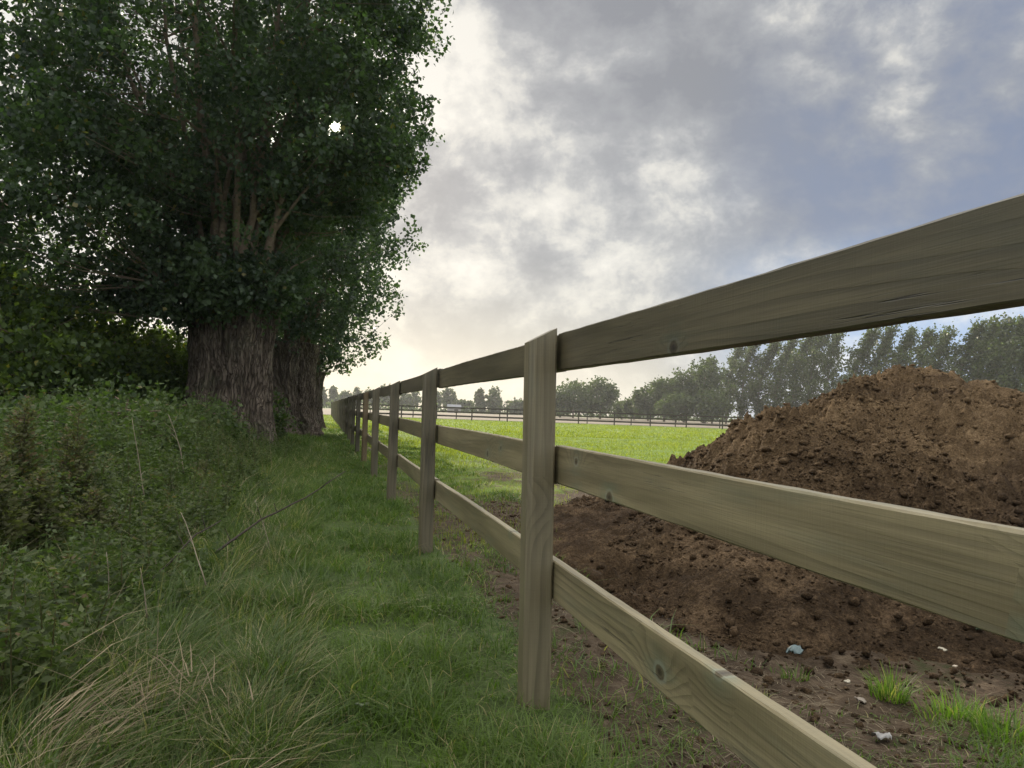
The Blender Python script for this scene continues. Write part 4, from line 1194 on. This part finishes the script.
for x in (-1.35, 1.35):
    for sy in (-1, 1):
        mb = MB(); mb.tube([(x, sy*.72, .32), (x, sy*.93, .32)], [.32, .32], 20); w_ = obj('wheel', mb.mesh('wheel', TYRE), car)
        mb = MB(); mb.tube([(x, sy*.93, .32), (x, sy*.945, .32)], [.2, .19], 16); obj('rim', mb.mesh('rim', STEEL), w_)

# ------------------------------------------------------------------ haze
HAZE, nt = material('haze_air')
pv = nt.new('ShaderNodeVolumePrincipled')
pv.inputs['Color'].default_value = (.93, .95, 1.0, 1); pv.inputs['Density'].default_value = .00032
pv.inputs['Anisotropy'].default_value = .35
nt.l.new(pv.outputs[0], nt.out.inputs['Volume'])
mb = MB(); mb.box((0, 0, 11), (1240, 1240, 24.4))
hz_ = obj('haze', mb.mesh('haze', HAZE)); tag(hz_, kind='stuff')

# ------------------------------------------------------------------ sky and sun
w = bpy.data.worlds.new('World'); scene.world = w; w.use_nodes = True
nt = NT(w.node_tree); nt.n.clear()
out = nt.new('ShaderNodeOutputWorld'); bg = nt.new('ShaderNodeBackground')
sun_el = math.asin(sdir.z); sun_az = math.atan2(sdir.x, sdir.y)
sky = nt.new('ShaderNodeTexSky'); sky.sky_type = 'NISHITA'; sky.sun_disc = False
sky.sun_elevation = sun_el; sky.sun_rotation = sun_az
dirv = nt.new('ShaderNodeTexCoord').outputs['Generated']
dirv = nt.vm('NORMALIZE', dirv)
sp = nt.new('ShaderNodeSeparateXYZ'); nt.l.new(dirv, sp.inputs[0])
zc = nt.m('MAXIMUM', sp.outputs[2], 0.0)
def lobe(px, py, deg, soft=1.0):
    d_ = ray(px, py).normalized()
    dt = nt.vm('DOT_PRODUCT', dirv, tuple(d_))
    return nt.step(dt, math.cos(math.radians(deg)), math.cos(math.radians(deg*(1-soft))))
cv = nt.vm('MULTIPLY', dirv, (1.0, 1.0, 1.3))
wn = nt.new('ShaderNodeTexNoise'); nt.set(wn.inputs['Vector'], cv); wn.inputs['Scale'].default_value = 5; wn.inputs['Detail'].default_value = 3
cvw = nt.vm('ADD', cv, nt.vm('SCALE', nt.vm('SUBTRACT', wn.outputs['Color'], (.5, .5, .5)), scale=.05))
big = nt.noise(cvw, 3.6, 10, .57, 0)
fine = nt.noise(cvw, 12, 9, .6, 0)
n = nt.m('ADD', nt.m('MULTIPLY', big, .63), nt.m('MULTIPLY', fine, .37))
n = nt.m('ADD', nt.m('MULTIPLY', nt.m('SUBTRACT', n, .5), 1.7), .5)
for (px, py, deg, am) in ((120, 150, 22, .20), (400, 330, 22, .06), (450, 80, 7, .09), (690, 170, 6, .12), (650, 230, 9, .11), (545, 285, 9, .03), (510, 190, 8, -.06), (610, 90, 12, -.07), (880, 190, 22, -.10), (740, 80, 12, -.05), (820, 30, 9, .02)):
    n = nt.m('ADD', n, nt.m('MULTIPLY', lobe(px, py, deg), am))
cl = nt.ramp(n, [(.34, (.26, .267, .288)), (.50, (.36, .365, .378)), (.57, (.48, .48, .475)), (.625, (.64, .625, .585)), (.72, (.82, .79, .72))])
blue = nt.m('MULTIPLY', lobe(1010, 160, 21), nt.step(nt.m('ADD', big, nt.m('MULTIPLY', fine, .3)), .84, .56))
cl = nt.mix(nt.m('MULTIPLY', blue, .92), cl, (.205, .25, .365))
hor = nt.step(sp.outputs[2], .22, .015)
cream = nt.m('MULTIPLY', hor, lobe(400, 400, 29))
cl = nt.mix(nt.m('MULTIPLY', cream, .75), cl, (.80, .745, .62))
pale = nt.m('MULTIPLY', nt.step(sp.outputs[2], .25, .15), lobe(1010, 330, 24))
cl = nt.mix(nt.m('MULTIPLY', pale, .85), cl, nt.mix(nt.step(fine, .42, .62), (.42, .56, .80), (.72, .77, .85)))
back = nt.step(sp.outputs[1], .35, -.35)
cl = nt.mix(back, cl, nt.mix(nt.step(fine, .4, .65), (.56, .62, .72), (1.02, 1.0, .94)))
zen = nt.step(sp.outputs[2], .58, .86)
cl = nt.mix(zen, cl, (2.9, 2.9, 2.85))
halo = lobe(*SUN_PX, 6.5, 1.0); disc = lobe(*SUN_PX, .34, .5)
cl = nt.mix(nt.m('POWER', halo, 2.0), cl, (3.6, 3.4, 2.9))
cl = nt.mix(disc, cl, (26, 24, 19))
col10 = nt.vm('SCALE', cl, scale=10.0)
fin = nt.mix(.93, sky.outputs[0], col10)
nt.set(bg.inputs[0], fin); bg.inputs[1].default_value = .1
nt.l.new(bg.outputs[0], out.inputs[0])

sd = bpy.data.lights.new('sun', 'SUN'); sd.energy = 5.0; sd.angle = math.radians(.6); sd.color = (1.0, .87, .68)
so = bpy.data.objects.new('sun', sd); COL.objects.link(so)
so.rotation_euler = (-sdir).to_track_quat('-Z', 'Y').to_euler(); so.location = (0, 0, 30)

# ------------------------------------------------------------------ render settings
scene.render.engine = 'CYCLES'
cy_ = scene.cycles
cy_.use_denoising = True; cy_.use_adaptive_sampling = True; cy_.adaptive_threshold = .004
try: cy_.denoiser = 'OPENIMAGEDENOISE'
except Exception: pass
try: cy_.denoising_prefilter = 'ACCURATE'; cy_.denoising_input_passes = 'RGB_ALBEDO_NORMAL'
except Exception: pass
cy_.max_bounces = 6; cy_.diffuse_bounces = 3; cy_.glossy_bounces = 2; cy_.transmission_bounces = 4; cy_.volume_bounces = 1
cy_.caustics_reflective = False; cy_.caustics_refractive = False
cy_.sample_clamp_indirect = 4
vs = scene.view_settings
vs.view_transform = 'Standard'; vs.look = 'None'; vs.exposure = 0.17; vs.gamma = 1.0; vs.use_curve_mapping = False
